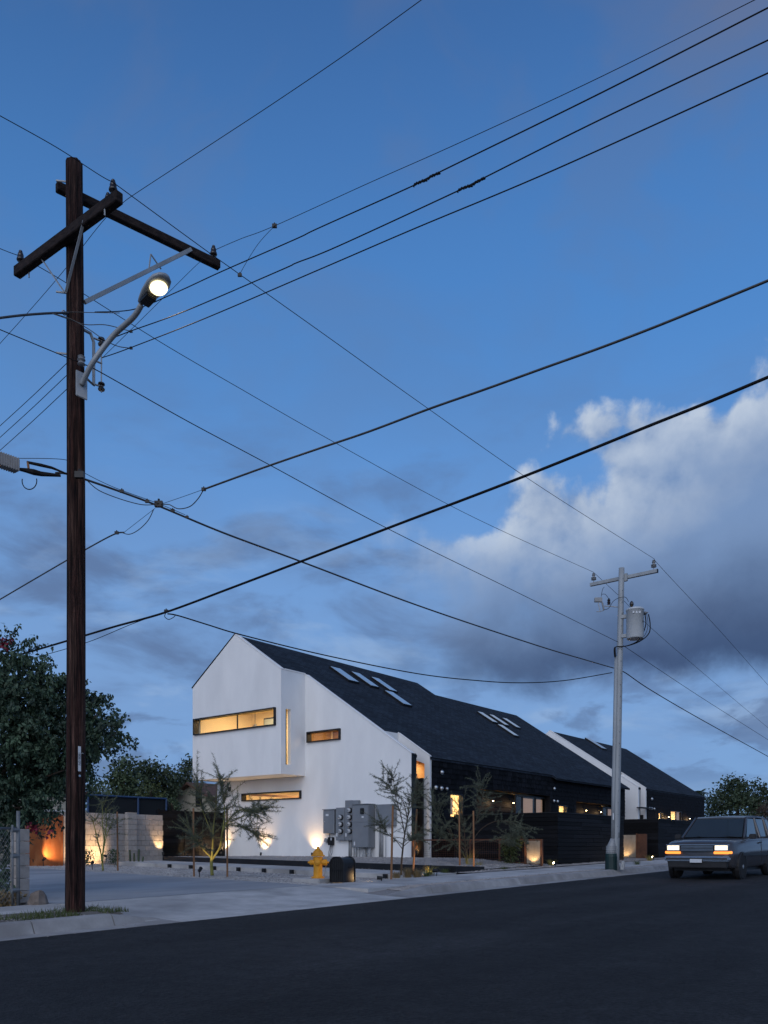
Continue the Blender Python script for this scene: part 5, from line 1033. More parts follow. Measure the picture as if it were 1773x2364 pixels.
wire('thick black cable sweeping from right edge across to the leafy tree', [(1659, 815), (1530, 869), (1400, 921), (1265, 976), (1130, 1030), (1000, 1080), (880, 1125), (650, 1213), (500, 1270), (360, 1322), (250, 1353), (190, 1371), (75, 1405), (0, 1426)], 9.6, 17.5, .020, name='telephone_cable', e0=8, e1=10)
wire('thin cable under the thick black cable left of the house', [(345, 1326), (280, 1350), (190, 1387), (75, 1421), (0, 1443)], 15.2, 17.5, .009, name='telephone_cable', e1=10)
wire('slack drop cable passing above the house ridge to the steel pole', [(362, 1326), (385, 1330), (450, 1350), (520, 1371), (700, 1415), (900, 1455), (1040, 1471), (1130, 1475), (1220, 1470), (1322, 1453)], 15.0, 24.6, .013, name='telephone_cable')
wire('small cable hook below the thick black cable', [(358, 1324), (356, 1332), (364, 1338), (374, 1334), (380, 1328)], 15.0, 15.1, .010, name='cable_loop')
wire('bare wire leaving the right insulator of the steel pole', [(1413, 1207), (1430, 1228), (1550, 1357), (1659, 1480)], 24.0, 35.0, .009, e1=25)
wire('bare wire running on from the left insulator of the steel pole', [(1282, 1236), (1340, 1290), (1405, 1355), (1540, 1472), (1659, 1572)], 25.2, 41.0, .009, e1=25)
wire('neutral wire running on right from the steel pole', [(1335, 1387), (1350, 1397), (1500, 1497), (1659, 1598)], 24.6, 38.0, .011, e1=25)
wire('telephone cable running on right from the steel pole', [(1338, 1449), (1352, 1454), (1400, 1487), (1500, 1546), (1659, 1634)], 24.6, 38.0, .015, e1=25, name='telephone_cable')
wire('thin service wire above the far trees behind the wooden pole', [(120, 1660), (187, 1672), (290, 1692), (390, 1712)], 44, 52, .02)
# clamps on the lines
def clamp(label, x, y, D, r=.03):
    p = at(x * K, y * K, D); m = MB().obox(p, rt * r, fw * r * .5, V((0, 0, r * .7))); m.lathe(p + V((0, 0, r * .6)), [(r * .3, 0), (r * .3, r * .7)], 6); tag(m.build('cable_clamp', 'black_metal', org=p), label, 'clamp', 'small black cable clamps')
for lb, x, y, D, r in (('black clamp cluster where telephone cables cross right of the pole', 343, 1089, 12.45, .06), ('small clamp on the telephone bundle near the wooden pole', 263, 1061, 12.0, .03), ('small clamp just before the cable crossing', 318, 1083, 12.3, .03), ('small clamp where the rising telephone cable begins', 440, 1057, 11.6, .03), ('small clamp on the falling cable right of the pole', 252, 1151, 13.0, .03), ('small clamp on the bundle after the cable crossing', 373, 1103, 12.7, .03), ('small clamp further along the telephone bundle', 404, 1117, 12.9, .025), ('small clamp on the thick black cable', 359, 1320, 15.0, .035), ('connector on the topmost fanning wire', 593, 488, 12.35, .035), ('connector at the lower end of the jumper', 518, 594, 12.2, .03), ('bracket clamp at the pole for the telephone cables', 172, 1026, 11.3, .06), ('small clamp at the left lead joint', 283, 716, 11.25, .02), ('small clamp at the lower lead joint', 283, 752, 11.2, .02)): clamp(lb, x, y, D, r)
# ================================================================ PLANTS
def leaf_quads(m, p, size, aspect=.55, droop=.3, k=1):
    a = V((U(-1, 1), U(-1, 1), U(-1, 1) - droop)).normalized(); b = a.cross(V((U(-1, 1), U(-1, 1), U(-1, 1)))).normalized(); n = a.cross(b)
    L = size * U(.7, 1.25); w = L * aspect * .5; t = p + a * L; c = p + a * L * .42
    m.add([p, c + b * w + n * w * .25, t, c - b * w + n * w * .25], [(0, 1, 2), (0, 2, 3)])
def crown(m, blobs, per_clump, leaf, clump_r, droop=.3, density=1.0, aspect=.55, shell=.55):
    for (c, r, nc) in blobs:
        c = V(c); rx, ry, rz = r
        for _ in range(int(nc * density)):
            d = V((random.gauss(0, 1), random.gauss(0, 1), random.gauss(0, 1))).normalized(); k = shell + (1 - shell) * random.random() ** .6
            q = c + V((d.x * rx, d.y * ry, d.z * rz)) * k; cr = clump_r * U(.6, 1.3)
            for _ in range(per_clump): leaf_quads(m, q + V((random.gauss(0, .5), random.gauss(0, .5), random.gauss(0, .42))) * cr, leaf, aspect, droop)
def limb(m, p, q, r0, r1, wob=.1, n=6):
    p, q = V(p), V(q); L = (q - p).length; off = [V((0, 0, 0))] + [V((U(-1, 1), U(-1, 1), U(-.5, .5))) * wob * L * .3 for _ in range(n - 1)] + [V((0, 0, 0))]
    m.tube([p.lerp(q, i / n) + off[i] for i in range(n + 1)], [r0 + (r1 - r0) * i / n for i in range(n + 1)], 7)
# bougainvillea on the left -------------------------------------------------
DB = 14.6
def pb(x, y, D=DB): return at(x, y, D)
bo = thing('bougainvillea_tree', 'big leafy green bougainvillea with dark red blossoms at the left edge', 'tree', (pb(-60, 2060).x, pb(-60, 2060).y, gz(6, 14)))
base = V(bo.location); m = MB(); hub = pb(-30, 1850)
limb(m, base, hub, .13, .09)
for x, y in ((30, 1560), (110, 1650), (230, 1640), (270, 1690), (170, 1770), (80, 1850), (-60, 1700), (70, 1870)): limb(m, hub, pb(x, y, DB + U(-.5, .5)), .05, .008, .35)
m.build('trunk', 'bark', bo, smooth=True)
px_m = DB / FPX; m = MB(); bl = []
for x, y, rx, ry, nc in ((20, 1540, 70, 65, 60), (60, 1610, 100, 80, 110), (5, 1680, 120, 120, 150), (100, 1700, 110, 95, 150), (128, 1775, 72, 76, 100), (40, 1800, 130, 110, 160), (50, 1838, 62, 42, 60), (-10, 1890, 50, 36, 45), (205, 1640, 42, 34, 26), (178, 1720, 42, 38, 34), (225, 1695, 42, 32, 26), (262, 1690, 26, 16, 12), (170, 1600, 20, 12, 6), (120, 1590, 40, 34, 26), (75, 1902, 16, 8, 5), (-60, 1700, 120, 200, 130), (175, 1660, 40, 30, 22)):
    bl.append((pb(x, y, DB + U(-.4, .4)), (rx * px_m * .95, rx * px_m * 1.0, ry * px_m * .95), nc))

for (c_, r_b, nc) in bl:
    for _ in range(int(nc * 1.5)):
        d = V((random.gauss(0, 1), random.gauss(0, 1), random.gauss(0, 1) + .25)).normalized(); k = .30 + .68 * random.random() ** .7
        q = V(c_) + V((d.x * r_b[0], d.y * r_b[1], d.z * r_b[2])) * k; dd = (d + V((U(-.6, .6), U(-.6, .6), U(-.2, .6)))).normalized(); Ls = U(.22, .5); n_ = 15
        for j in range(n_):
            dd = (dd + V((0, 0, -.075))).normalized(); q = q + dd * Ls / n_
            for _2 in range(2): leaf_quads(m, q + V((U(-1, 1), U(-1, 1), U(-1, 1))) * .035, .078 * U(.8, 1.2), .55, .9)
m.build('crown', 'bougain_leaf', bo, fix=False)
m = MB()
for x, y, k in ((12, 1482, 20), (22, 1476, 10), (10, 1492, 10), (72, 1908, 22), (84, 1914, 14), (116, 1924, 7), (104, 1920, 4)):
    for _ in range(k): leaf_quads(m, pb(x + random.gauss(0, 6), y + random.gauss(0, 5), DB - .9), .06, .9, .1)
m.build('blossoms', 'bract', bo, fix=False)
# back trees ---------------------------------------------------------------
def tree(label, px, base_y, D, blobs, leafm='tree_leaf', leaf=.22, per=12, cr=.5, group='trees behind the block wall', trunk=.18, name='broadleaf_tree'):
    b = at(px, base_y, D); b.z = gz(b.x, b.y) - .05; t = thing(name, label, 'tree', b, group); k = D / FPX; m = MB()
    top = at(px, sum(q[1] for q in blobs) / len(blobs), D); limb(m, b, top, trunk, trunk * .4, .12)
    for x, y, rx, ry, nc in blobs: limb(m, top - V((0, 0, .4)), at(x, y, D + U(-.5, .5)), trunk * .35, .03, .25)
    m.build('trunk', 'bark', t, smooth=True); m = MB()
    crown(m, [(at(x, y, D + U(-1, 1) * rx * k * .3), (rx * k, rx * k * .9, ry * k), nc) for x, y, rx, ry, nc in blobs], per, leaf, cr, droop=.25, shell=.5); m.build('crown', leafm, t, fix=False)
tree('tall feathery green tree nearest the wooden pole behind the shelter', 285, 1960, 46, [(288, 1775, 26, 26, 42), (272, 1800, 26, 24, 36), (300, 1815, 28, 30, 44), (280, 1840, 34, 28, 44), (262, 1838, 18, 14, 14)])
tree('broad dark green tree in the middle behind the block wall', 345, 1960, 49, [(340, 1780, 28, 28, 50), (365, 1795, 30, 30, 54), (335, 1815, 36, 32, 56), (385, 1815, 30, 30, 50), (360, 1845, 46, 30, 60)], 'tree_leaf_dark')
tree('green tree touching the left edge of the white house', 430, 1960, 52, [(412, 1800, 22, 26, 36), (432, 1785, 18, 26, 32), (438, 1765, 9, 14, 10), (425, 1830, 30, 30, 44), (395, 1840, 26, 26, 34)], 'tree_leaf_dark')
tree('low olive green tree directly right of the wooden pole', 215, 1960, 50, [(212, 1815, 24, 18, 26), (235, 1830, 22, 16, 24), (205, 1840, 24, 18, 24), (250, 1845, 18, 12, 14), (225, 1855, 34, 16, 26)], leaf=.18)
tree('pale green shrub tree below the dark tree behind the shelter', 345, 1960, 42, [(350, 1825, 22, 20, 30), (335, 1840, 18, 14, 20), (365, 1842, 18, 14, 18)], 'vine_leaf', leaf=.14, cr=.35)
tree('green shrub beside the cream gable house', 400, 1960, 38, [(395, 1855, 14, 10, 16), (408, 1865, 18, 8, 16), (388, 1868, 12, 10, 12)], 'tree_leaf', leaf=.12, cr=.25)
tree('round dark tree at the right edge behind the grey car', 1700, 1950, 82, [(1690, 1830, 40, 26, 60), (1740, 1835, 40, 28, 60), (1665, 1855, 34, 28, 50), (1715, 1865, 60, 34, 90), (1770, 1860, 50, 36, 70), (1650, 1880, 26, 24, 30), (1700, 1815, 22, 14, 26)], 'tree_leaf_dark', leaf=.35, cr=.8, per=13, group='trees at the end of the street', trunk=.3)
tree('bare brownish bush at the right edge behind the grey car', 1768, 1950, 60, [(1765, 1872, 18, 12, 22), (1780, 1865, 20, 14, 22)], 'bark', leaf=.2, cr=.4, per=9, group='trees at the end of the street', trunk=.12)
pm = thing('palm_tree', 'distant palm fronds peeking above the far dark roof end', 'tree', (at(1612, 1950, 95).x, at(1612, 1950, 95).y, 1.2)); c = at(1612, 1838, 95)
MB().tube([pm.location, c], [.2, .14], 8).build('trunk', 'bark', pm); m = MB()
for k in range(26):
    a = U(0, 6.28); e = U(-.2, 1.2); d = V((math.cos(a) * math.cos(e), math.sin(a) * math.cos(e), math.sin(e))); L = U(1.2, 1.9)
    for j in range(9):
        q = c + d * L * j / 9 - V((0, 0, .9 * (j / 9) ** 2 * L * .5)); sd_ = d.cross(V((0, 0, 1))).normalized()
        for s_ in (1, -1): m.add([q, q + d * .12, q + sd_ * s_ * .45 + d * .25 - V((0, 0, .18))], [(0, 1, 2)])
m.build('crown', 'tree_leaf_dark', pm, fix=False)
# palo verde and similar young desert trees -----------------------------------
def sliver(m, p, L, w, d):
    b = d.cross(V((U(-1, 1), U(-1, 1), U(-1, 1)))).normalized(); q = p + d * L; m.add([p - b * w * .5, p + b * w * .5, q], [(0, 1, 2)])
def desert_tree(label, base, stems, twigs, leaf_len=.09, leaf_w=.012, per=34, bark='palo_bark', leafm='palo_leaf', r0=.035, spread=.5, depth_n=10, tl=.55):
    b = V(base); t = thing('young_desert_tree', label, 'tree', b, 'young trees in the yard'); wood = MB(); fol = MB()
    def twig(p, d, L, r):
        q = p.copy(); pts = [q.copy()]; dd = d.copy(); n = 7
        for i in range(n):
            dd = (dd + V((U(-1, 1), U(-1, 1), U(-1, .8))) * .16).normalized(); q = q + dd * L / n; pts.append(q.copy())
            for _ in range(per // n + 1):
                o_ = q - dd * U(0, L / n); ld = (dd * .5 + V((U(-1, 1), U(-1, 1), U(-1, 1))) * .85).normalized(); sliver(fol, o_, leaf_len * U(.6, 1.4), leaf_w, ld)
        wood.tube(pts, [r * (1 - .8 * i / n) for i in range(n + 1)], 4, cap=False)
    for ns, (pth, ra, rb) in enumerate(stems):
        pts = crom([V(p) for p in pth], 5); wood.tube(pts, [ra + (rb - ra) * i / (len(pts) - 1) for i in range(len(pts))], 7)
        n = len(pts)
        for k in range(0 if len(pth) == 3 and ns == 0 else twigs):
            i = int(n * (.35 + .65 * random.random() ** .7)); i = min(i, n - 1); p = pts[i]; tan = (pts[min(i + 1, n - 1)] - pts[max(i - 1, 0)]).normalized()
            d = (tan * U(.2, 1.0) + V((U(-1, 1), U(-1, 1), U(-.5, .7))) * spread * 1.6).normalized(); twig(p, d, tl * U(.5, 1.25), .006)
    wood.build('trunk', bark, t, smooth=True); fol.build('crown', leafm, t, fix=False)
def stake(label, a, D, top, w=.045):
    g = on_g(*a); p = at(a[0], a[1], (g - CAM).dot(fwd)); q = at(top[0], top[1], (g - CAM).dot(fwd)); o = MB().tube([p - V((0, 0, .1)), p.lerp(q, .5), q], [w / 2 * 1.1, w / 2 * 1.05, w / 2], 9).build('tree_stake', 'stake', org=p); tag(o, label, 'stake', 'wooden tree stakes')
# tree by the block wall
g1 = on_g(238, 2010); Dd = (g1 - CAM).dot(fwd)
A = lambda x, y, D=Dd: at(x, y, D)
desert_tree('thin bare young tree with stake before the block wall', g1, [([g1, A(234, 1975), A(222, 1925, Dd - .3), A(212, 1885, Dd - .5)], .03, .008), ([A(236, 1990), A(240, 1945), A(246, 1900, Dd + .3), A(243, 1865)], .026, .006), ([A(236, 1975), A(246, 1930, Dd + .4), A(260, 1895, Dd + .5)], .018, .005), ([A(240, 1940), A(236, 1890), A(238, 1850)], .015, .004)], 11, leaf_len=.085, leaf_w=.007, per=70, tl=.6)
stake('wooden stake beside the young tree at the block wall', (272, 2007), 0, (270.5, 1874))
# tree in the yard
g2 = on_g(490, 2021); D2 = (g2 - CAM).dot(fwd); B = lambda x, y, D=D2: at(x, y, D)
desert_tree('yellow trunked young palo verde between two stakes before the white house', g2, [([g2, B(488, 1995), B(489, 1980)], .045, .036), ([B(489, 1982), B(491, 1950), B(492, 1920), B(496, 1880, D2 + .3), B(500, 1840)], .028, .006), ([B(490, 1984), B(508, 1955), B(514, 1920, D2 - .3), B(530, 1890, D2 - .4), B(560, 1868, D2 - .4), B(600, 1885, D2 - .2)], .030, .006), ([B(488, 1980), B(470, 1962), B(455, 1940, D2 - .3), B(440, 1915)], .022, .006), ([B(512, 1925, D2 - .3), B(518, 1885), B(516, 1845), B(508, 1800)], .018, .004), ([B(492, 1930), B(475, 1890, D2 + .4), B(462, 1850), B(456, 1800)], .016, .004), ([B(520, 1900, D2 - .3), B(550, 1890), B(585, 1870), B(605, 1868)], .014, .004), ([B(515, 1915), B(540, 1905, D2 + .4), B(570, 1915), B(590, 1925)], .013, .004)], 30, leaf_len=.085, leaf_w=.0095, per=90, tl=.62, spread=.62)
stake('left of two stakes round the yellow trunked tree', (448, 2022), 0, (446.5, 1866)); stake('right of two stakes round the yellow trunked tree', (525, 2020), 0, (524, 1866))
# tree at the corner of the white wall
g3 = on_g(926, 2020); D3 = (g3 - CAM).dot(fwd); Cc = lambda x, y, D=D3: at(x, y, D)
desert_tree('upright young tree between two orange stakes at the white wall corner', g3, [([g3, Cc(927, 1990), Cc(931, 1950), Cc(936, 1915), Cc(942, 1880), Cc(945, 1850)], .030, .010), ([Cc(934, 1925), Cc(925, 1880, D3 - .3), Cc(912, 1835), Cc(908, 1790)], .016, .004), ([Cc(940, 1890), Cc(930, 1850, D3 + .3), Cc(905, 1825), Cc(880, 1800)], .014, .004), ([Cc(930, 1955), Cc(945, 1942), Cc(962, 1930, D3 - .3)], .012, .004), ([Cc(929, 1960), Cc(915, 1942, D3 + .2), Cc(895, 1925), Cc(880, 1900)], .012, .004), ([Cc(940, 1890), Cc(952, 1855), Cc(962, 1820)], .012, .004)], 26, leaf_len=.065, leaf_w=.0085, per=80, bark='bark', tl=.5, spread=.6)
stake('left orange stake by the meter cabinets', (903, 2030), 0, (907, 1860), .05); stake('leaning orange stake before the house corner', (953, 2018), 0, (962.5, 1868), .05)
# tree in front of the dark side
g4 = on_g(1078, 2003); D4 = (g4 - CAM).dot(fwd); E_4 = lambda x, y, D=D4: at(x, y, D)
desert_tree('wide drooping young tree in front of the dark house wall', g4, [([g4, E_4(1076, 1980), E_4(1074, 1950), E_4(1070, 1900), E_4(1060, 1860)], .03, .006), ([E_4(1076, 1975), E_4(1085, 1930), E_4(1105, 1880, D4 - .4), E_4(1115, 1835), E_4(1112, 1815)], .022, .005), ([E_4(1080, 1960), E_4(1110, 1915, D4 + .3), E_4(1150, 1895), E_4(1190, 1905), E_4(1205, 1925)], .018, .004), ([E_4(1075, 1965), E_4(1045, 1930), E_4(1015, 1890), E_4(1000, 1850)], .018, .004), ([E_4(1078, 1950), E_4(1120, 1940), E_4(1160, 1945), E_4(1185, 1935)], .014, .004), ([E_4(1074, 1950), E_4(1040, 1945), E_4(1010, 1925)], .012, .004)], 34, leaf_len=.075, leaf_w=.0095, per=90, tl=.62, bark='bark', spread=.62)
stake('brown stake left of the drooping tree', (1061.5, 2005), 0, (1060, 1868), .05); stake('brown stake right of the drooping tree, lit at its foot', (1094, 2008), 0, (1093, 1872), .05)
# vine on the patio fence
vn = thing('climbing_vine', 'dense green climbing vine on the rust fence beside the lit gate', 'vine', on_s(1180, 2002, 23.7)); m = MB(); c = on_s(1178, 1975, 23.75)
limb(m, vn.location, c + V((0, 0, .3)), .02, .01); m.build('stem', 'bark', vn); m = MB()
crown(m, [(on_s(1175, 1985, 23.75), (.14, .2, .32), 34), (on_s(1178, 1955, 23.75), (.16, .26, .3), 40), (on_s(1190, 1945, 23.75), (.14, .22, .2), 24)], 12, .075, .16, .4, aspect=.7); m.build('leaves', 'vine_leaf', vn, fix=False)
# grasses and small plants
def tuft(label, p, n, h, mat, lean=.5, w=.008, name='grass_tuft', group='grass tufts'):
    m = MB(); p = V(p)
    for _ in range(n):
        a = U(0, 6.28); r = U(0, .11); b = p + V((math.cos(a) * r, math.sin(a) * r, -.02)); L = h * U(.6, 1.1); k = lean * U(.2, 1.2); d = V((math.cos(a), math.sin(a), 0)); s_ = V((-d.y, d.x, 0)) * w / 2
        q1 = b + V((0, 0, L * .55)) + d * L * k * .35; q2 = b + V((0, 0, L * .85)) + d * L * k; m.add([b - s_, b + s_, q1 + s_ * .8, q1 - s_ * .8, q2], [(0, 1, 2, 3), (3, 2, 4)])
    tag(m.build(name, mat, org=p, fix=False), label, 'grass', group)
for lb, x, y, n, h, mt in (('pale dry grass clump right of the left orange stake', 915, 2025, 90, .20, 'grass_dry'), ('fluffy dry grass clump between the orange stakes', 941, 2024, 150, .28, 'grass_dry'), ('dry grass clump at the leaning stake foot', 963, 2024, 150, .26, 'grass_dry'), ('dull green grass right of the leaning stake', 985, 2021, 90, .16, 'grass_green'), ('golden lit grass tuft beside the black spotlight', 993, 2019, 70, .30, 'grass_gold'), ('small grey green tuft at the steel edging end', 1027, 2015, 60, .18, 'grass_green'), ('glowing yellow grass beside the bright ground lamp', 1272, 1999, 80, .26, 'grass_gold'), ('yellow grass lit beside the far gate', 1500, 1987, 80, .28, 'grass_gold'), ('small lit weed at the right stake foot', 1104, 2004, 40, .3, 'grass_gold'), ('pale upright succulent beside the right stake', 1081, 2004, 26, .75, 'grass_gold'), ('low grass clump before the vine', 1163, 2008, 70, .14, 'grass_green'), ('dark grass clump at the garden gate right of the pole', 1470, 1996, 60, .2, 'grass_green')):
    tuft(lb, on_g(x, y), int(n * 1.8), h * 1.1, mt, .95, .007)
for lb, x, y in (('small leafy shrub at the block wall beside the wooden pole', 203, 1995), ('small green shrub at the block wall right of the stake', 262, 1993)):
    p = on_g(x, y); m = MB(); crown(m, [(p + V((0, 0, .22)), (.16, .16, .24), 34)], 9, .07, .12, 0); tag(m.build('small_shrub', 'tree_leaf', org=p, fix=False), lb, 'shrub', 'small shrubs at the wall')
p = on_g(311, 1989); m = MB()
for dx, h in ((-.16, .42), (-.02, .30), (.14, .44), (.28, .18)): m.tube([p + rt * dx, p + rt * (dx * 1.1) + V((0, 0, h))], [.035, .03], 8)
tag(m.build('column_cactus', 'tree_leaf_dark', org=p), 'short dark cactus stems in front of the block wall', 'cactus')
# verge grass at the wooden pole and dead leaves
m = MB()
for _ in range(4200):
    s, t = U(2.5, 6.9), 10.0 + .9 * random.random() ** 1.6
    if noise.noise((s * 1.3, t * 2.2, 4)) < -.05 and s < 6.5: continue
    b = V((s, t, gz(s, t) + .01)); d = V((U(-1, 1), U(-1, 1), 0)); L = U(.02, .10); w = d.cross(V((0, 0, 1))).normalized() * .005; m.add([b - w, b + w, b + V((0, 0, L)) + d * L * .8], [(0, 1, 2)])
o_ = m.build('verge_grass', 'grass_green', fix=False); o_['kind'] = 'stuff'; o_['label'] = 'short patchy grass on the verge around the wooden pole'; o_['category'] = 'grass'
pebbles('verge_litter', box_region(2.5, 6.9, 9.97, 10.9), 900, 'pebble', lambda s, t: gz(s, t) + .012, 'small stones and litter on the verge soil', .006, .018)
mk('fence_steel', (.20, .215, .225), (.13, .14, .15), scale=8, rough=.5, metal=.2)
pebbles('street_grit', lambda: (U(4, 30), EDGE + U(-.12, .42)) , 700, 'pebble', lambda s, t: GRADE * s + .004, 'scattered grit and small stones along the gutter', .004, .012)
# ---------------------------------------------------------------- chain link fence, pier and rock at the left edge
cf = thing('chain_link_fence', 'galvanised chain link fence with end post at the left edge', 'fence', (6.5, 12.35, gz(6.5, 12.35)))
FZ = gz(6.5, 12.35); ftop = at(49, 1912, 12.75).z
MB().tube([(6.52, 12.35, FZ - .1), (6.52, 12.35, at(49, 1872, 12.75).z)], .028, 10).build('end_post', 'fence_steel', cf, smooth=True)
MB().tube([(6.42, 12.33, FZ), (6.42, 12.33, ftop + .05)], .016, 8).build('tension_post', 'fence_steel', cf, smooth=True)
MB().tube([(3.2, 12.35, FZ - .04 + 1.18 - .03), (6.5, 12.35, ftop)], .02, 8).build('top_rail', 'fence_steel', cf, smooth=True)
for z in (FZ + .22, FZ + .75, ftop - .03): MB().tube([(6.40, 12.33, z), (6.53, 12.35, z)], .036, 8).build('band', 'fence_steel', cf)
m = MB(); hh_ = ftop - FZ - .05
for i in range(80):
    for sgn in (1, -1):
        x0 = 3.4 + i * .062; x1 = x0 + sgn * hh_ * .62
        a = V((x0, 12.34 + .004 * sgn, FZ + .03)); b = V((x1, 12.34 + .004 * sgn, FZ + .03 + hh_)); 
        lo, hi = 4.4, 6.42
        if max(a.x, b.x) < lo or min(a.x, b.x) > hi: continue
        d = b - a; t0_, t1_ = 0, 1
        if d.x > 0: t0_ = max(0, (lo - a.x) / d.x); t1_ = min(1, (hi - a.x) / d.x)
        else: t0_ = max(0, (hi - a.x) / d.x); t1_ = min(1, (lo - a.x) / d.x)
        if t1_ > t0_: m.tube([a + d * t0_, a + d * t1_], .0024, 4, cap=False)
o_ = m.build('chain_link', 'fence_steel', cf, fix=False); o_['kind'] = 'stuff'
bp_ = thing('fence_pier', 'grey block pier behind the chain link end post', 'pier', (6.72, 13.3, gz(6.7, 13.3)))
q0, q1 = at(34, 2000, 13.4), at(58, 2000, 13.4)
for i in range(6): MB().obox(((q0 + q1) / 2).to_2d().to_3d() + V((0, 0, FZ + .08 + i * .2)), V((.0, .12, 0)) + V((.0, 0, 0)), V((.10, 0, 0)), V((0, 0, .096))).build('concrete_block', 'block', bp_, bevel=.005, seg=1)
dk = thing('shade_leaf_clump', 'leaf clumps added for the dark shade behind the chain link fence', 'shrub', (5.8, 13.4, .3)); m = MB()  # leaves added to stand in for tree shade and dark fence; dead leaves real
crown(m, [(at(-30, 1990, 13.6), (.5, .4, .55), 120), (at(-30, 2050, 13.4), (.5, .3, .35), 80)], 10, .09, .2, .3); m.build('leaves', 'bougain_leaf', dk, fix=False)
m = MB(); crown(m, [(at(8, 2075, 13.0), (.25, .12, .12), 40)], 8, .07, .12, .3); m.build('dead_leaves', 'grass_dry', dk, fix=False)
rk_ = on_g(90, 2088); m = MB(); m.ball(rk_ + V((0, .05, .06)), (.17, .16, .17), 10, 7)
m.v = [(x + .10 * noise.noise((x * 4, y * 4, z * 4)), y + .10 * noise.noise((x * 4 + 9, y * 4, z * 4)), z + .10 * noise.noise((x * 4, y * 4 + 9, z * 4))) for x, y, z in m.v]
tag(m.build('boulder', 'rock', org=rk_), 'small brown boulder at the driveway corner left of the pole', 'rock')
# ================================================================ GROUND SPOTLIGHTS
def spot(label, p, aim, power, size=70, blend=.6, col=WARM, h=.16, lens=True, can=True):
    p = V(p); aim = V(aim); t = thing('ground_spotlight', label, 'spotlight', p, 'landscape spotlights'); c = p + V((0, 0, h)); d = (aim - c).normalized()
    MB().tube([p - V((0, 0, .05)), c - d * .03], .012, 6).build('stake', 'black_metal', t)
    MB().lathe(c - d * .07, [(.03, .03), (.04, .04), (.043, .13), (.047, .135), (.047, .155), (.04, .155), (.04, .135)], 14, d).build('can', 'black_metal', t)
    if lens: MB().lathe(c + d * .068, [(.043, 0), (.03, .006)], 12, d).build('lens', 'lamp_glow', t)
    lamp('SPOT', 'beam', c + d * .10, power, col, t, aim=aim, spot_size=R(size), spot_blend=blend, shadow_soft_size=.03)
def wall_up(label, px, py, power, off=.25, tilt=1.25, **kw):
    p = on_s(px, py, SM - off); p.z = bed_z(p.x, p.y); spot(label, p, (SM - .02, p.y, p.z + tilt), power * 2.5, 104, 1.0, h=.07, **kw)
wall_up('spotlight in the bed at the left end of the white wall', 511, 1974, 44)
wall_up('spotlight in the bed under the lower band window', 602, 1975, 38)
wall_up('spotlight in the bed behind the yellow hydrant', 720, 1978, 38)
p = on_s(961, 1986, SM - .30); p.z = bed_z(p.x, 17.6); spot('spotlight at the right corner of the white wall', p, (SM + .3, p.y + .35, p.z + 1.0), 26, 60)
p = on_g(149, 1999); spot('spotlight at the right foot of the orange gate', (p.x, OT - .3, gz(p.x, OT)), (o1 - .22, OT, gz(p.x, OT) + .6), 60, 95)
p = on_g(374, 1984); spot('spotlight at the right end of the block wall', (bs1 - .25, BT - .32, gz(bs1, BT)), (bs1 - .12, BT, gz(bs1, BT) + .9), 60, 85)
p = on_t(239, 1990, BT - .6); spot('spotlight behind the young tree at the block wall', (p.x, BT - .75, gz(p.x, BT)), (p.x - .15, BT, 1.0), 90, 120)
p = on_g(213, 2005); spot('dark tilted spotlight right of the wooden pole', p, A(238, 1930), 10, 50, lens=False)
spot('spotlight at the foot of the black side fence', (21.6, 27.35, .62), (22.2, 28.0, 1.1), 60, 90)
spot('spotlight on the black fence beside the white wall', (23.4, 27.3, .66), (23.2, 28.0, 1.1), 60, 90)
p = on_g(461, 2024); spot('black spotlight in the gravel aimed at the yellow trunked tree', p, B(489, 1960), 30, 50, lens=False)
p = on_g(879, 2034); spot('black spotlight at the pavement edge left of the orange stake', p, p + V((-.5, .55, .12)), 20, 70, lens=False, h=.07)
p = on_g(1007, 2021); spot('black spotlight beside the golden grass tuft', p, Cc(985, 2008), 22, 80, lens=False, h=.12)
p = on_g(1092, 2011); spot('yellow lit spotlight at the foot of the right brown stake', p, E_4(1092, 1960), 26, 60, h=.05)
p = on_g(1281, 2001); spot('bright ground lamp glaring beside the lit grass and garden wall', p, p + V((-.55, .1, .3)), 5, 110, h=.10)
p = on_s(1232, 1999, 23.7); spot('spotlight lighting the metal patio gate', (23.72, 12.76, side_z(23.7, 12.7)), (24.0, 12.76, 1.0), 20, 100, h=.02)
spot('spotlight lighting the far gate between garden walls', (33.9, 13.85, .6), (34.3, 13.85, 1.1), 16, 110, h=.03)
p = on_g(1508, 1986); spot('ground lamp by the yellow grass near the car', p, p + V((-.4, .1, .3)), 6, 110, h=.10)
p = on_s(959, 1985, 24.55); spot('spotlight on the slatted timber in the house notch', (24.5, TE + .45, .72), (24.93, TE + .45, 1.1), 30, 100, h=.03, lens=False)
spot('ground lamp inside the patio behind the vine', (26.3, 16.2, .6), (26.0, 17.6, 1.2), 5, 100, h=.05)
# ================================================================ CAR
CS, CT = 21.55, 6.78; CZ = GRADE * CS
car = thing('estate_car', 'dark grey boxy estate car with lit headlamps on the road at the right edge', 'car', (CS, CT, CZ))
def cx(x, y, z): return (CS + x, CT + y, GRADE * (CS + x) + z)
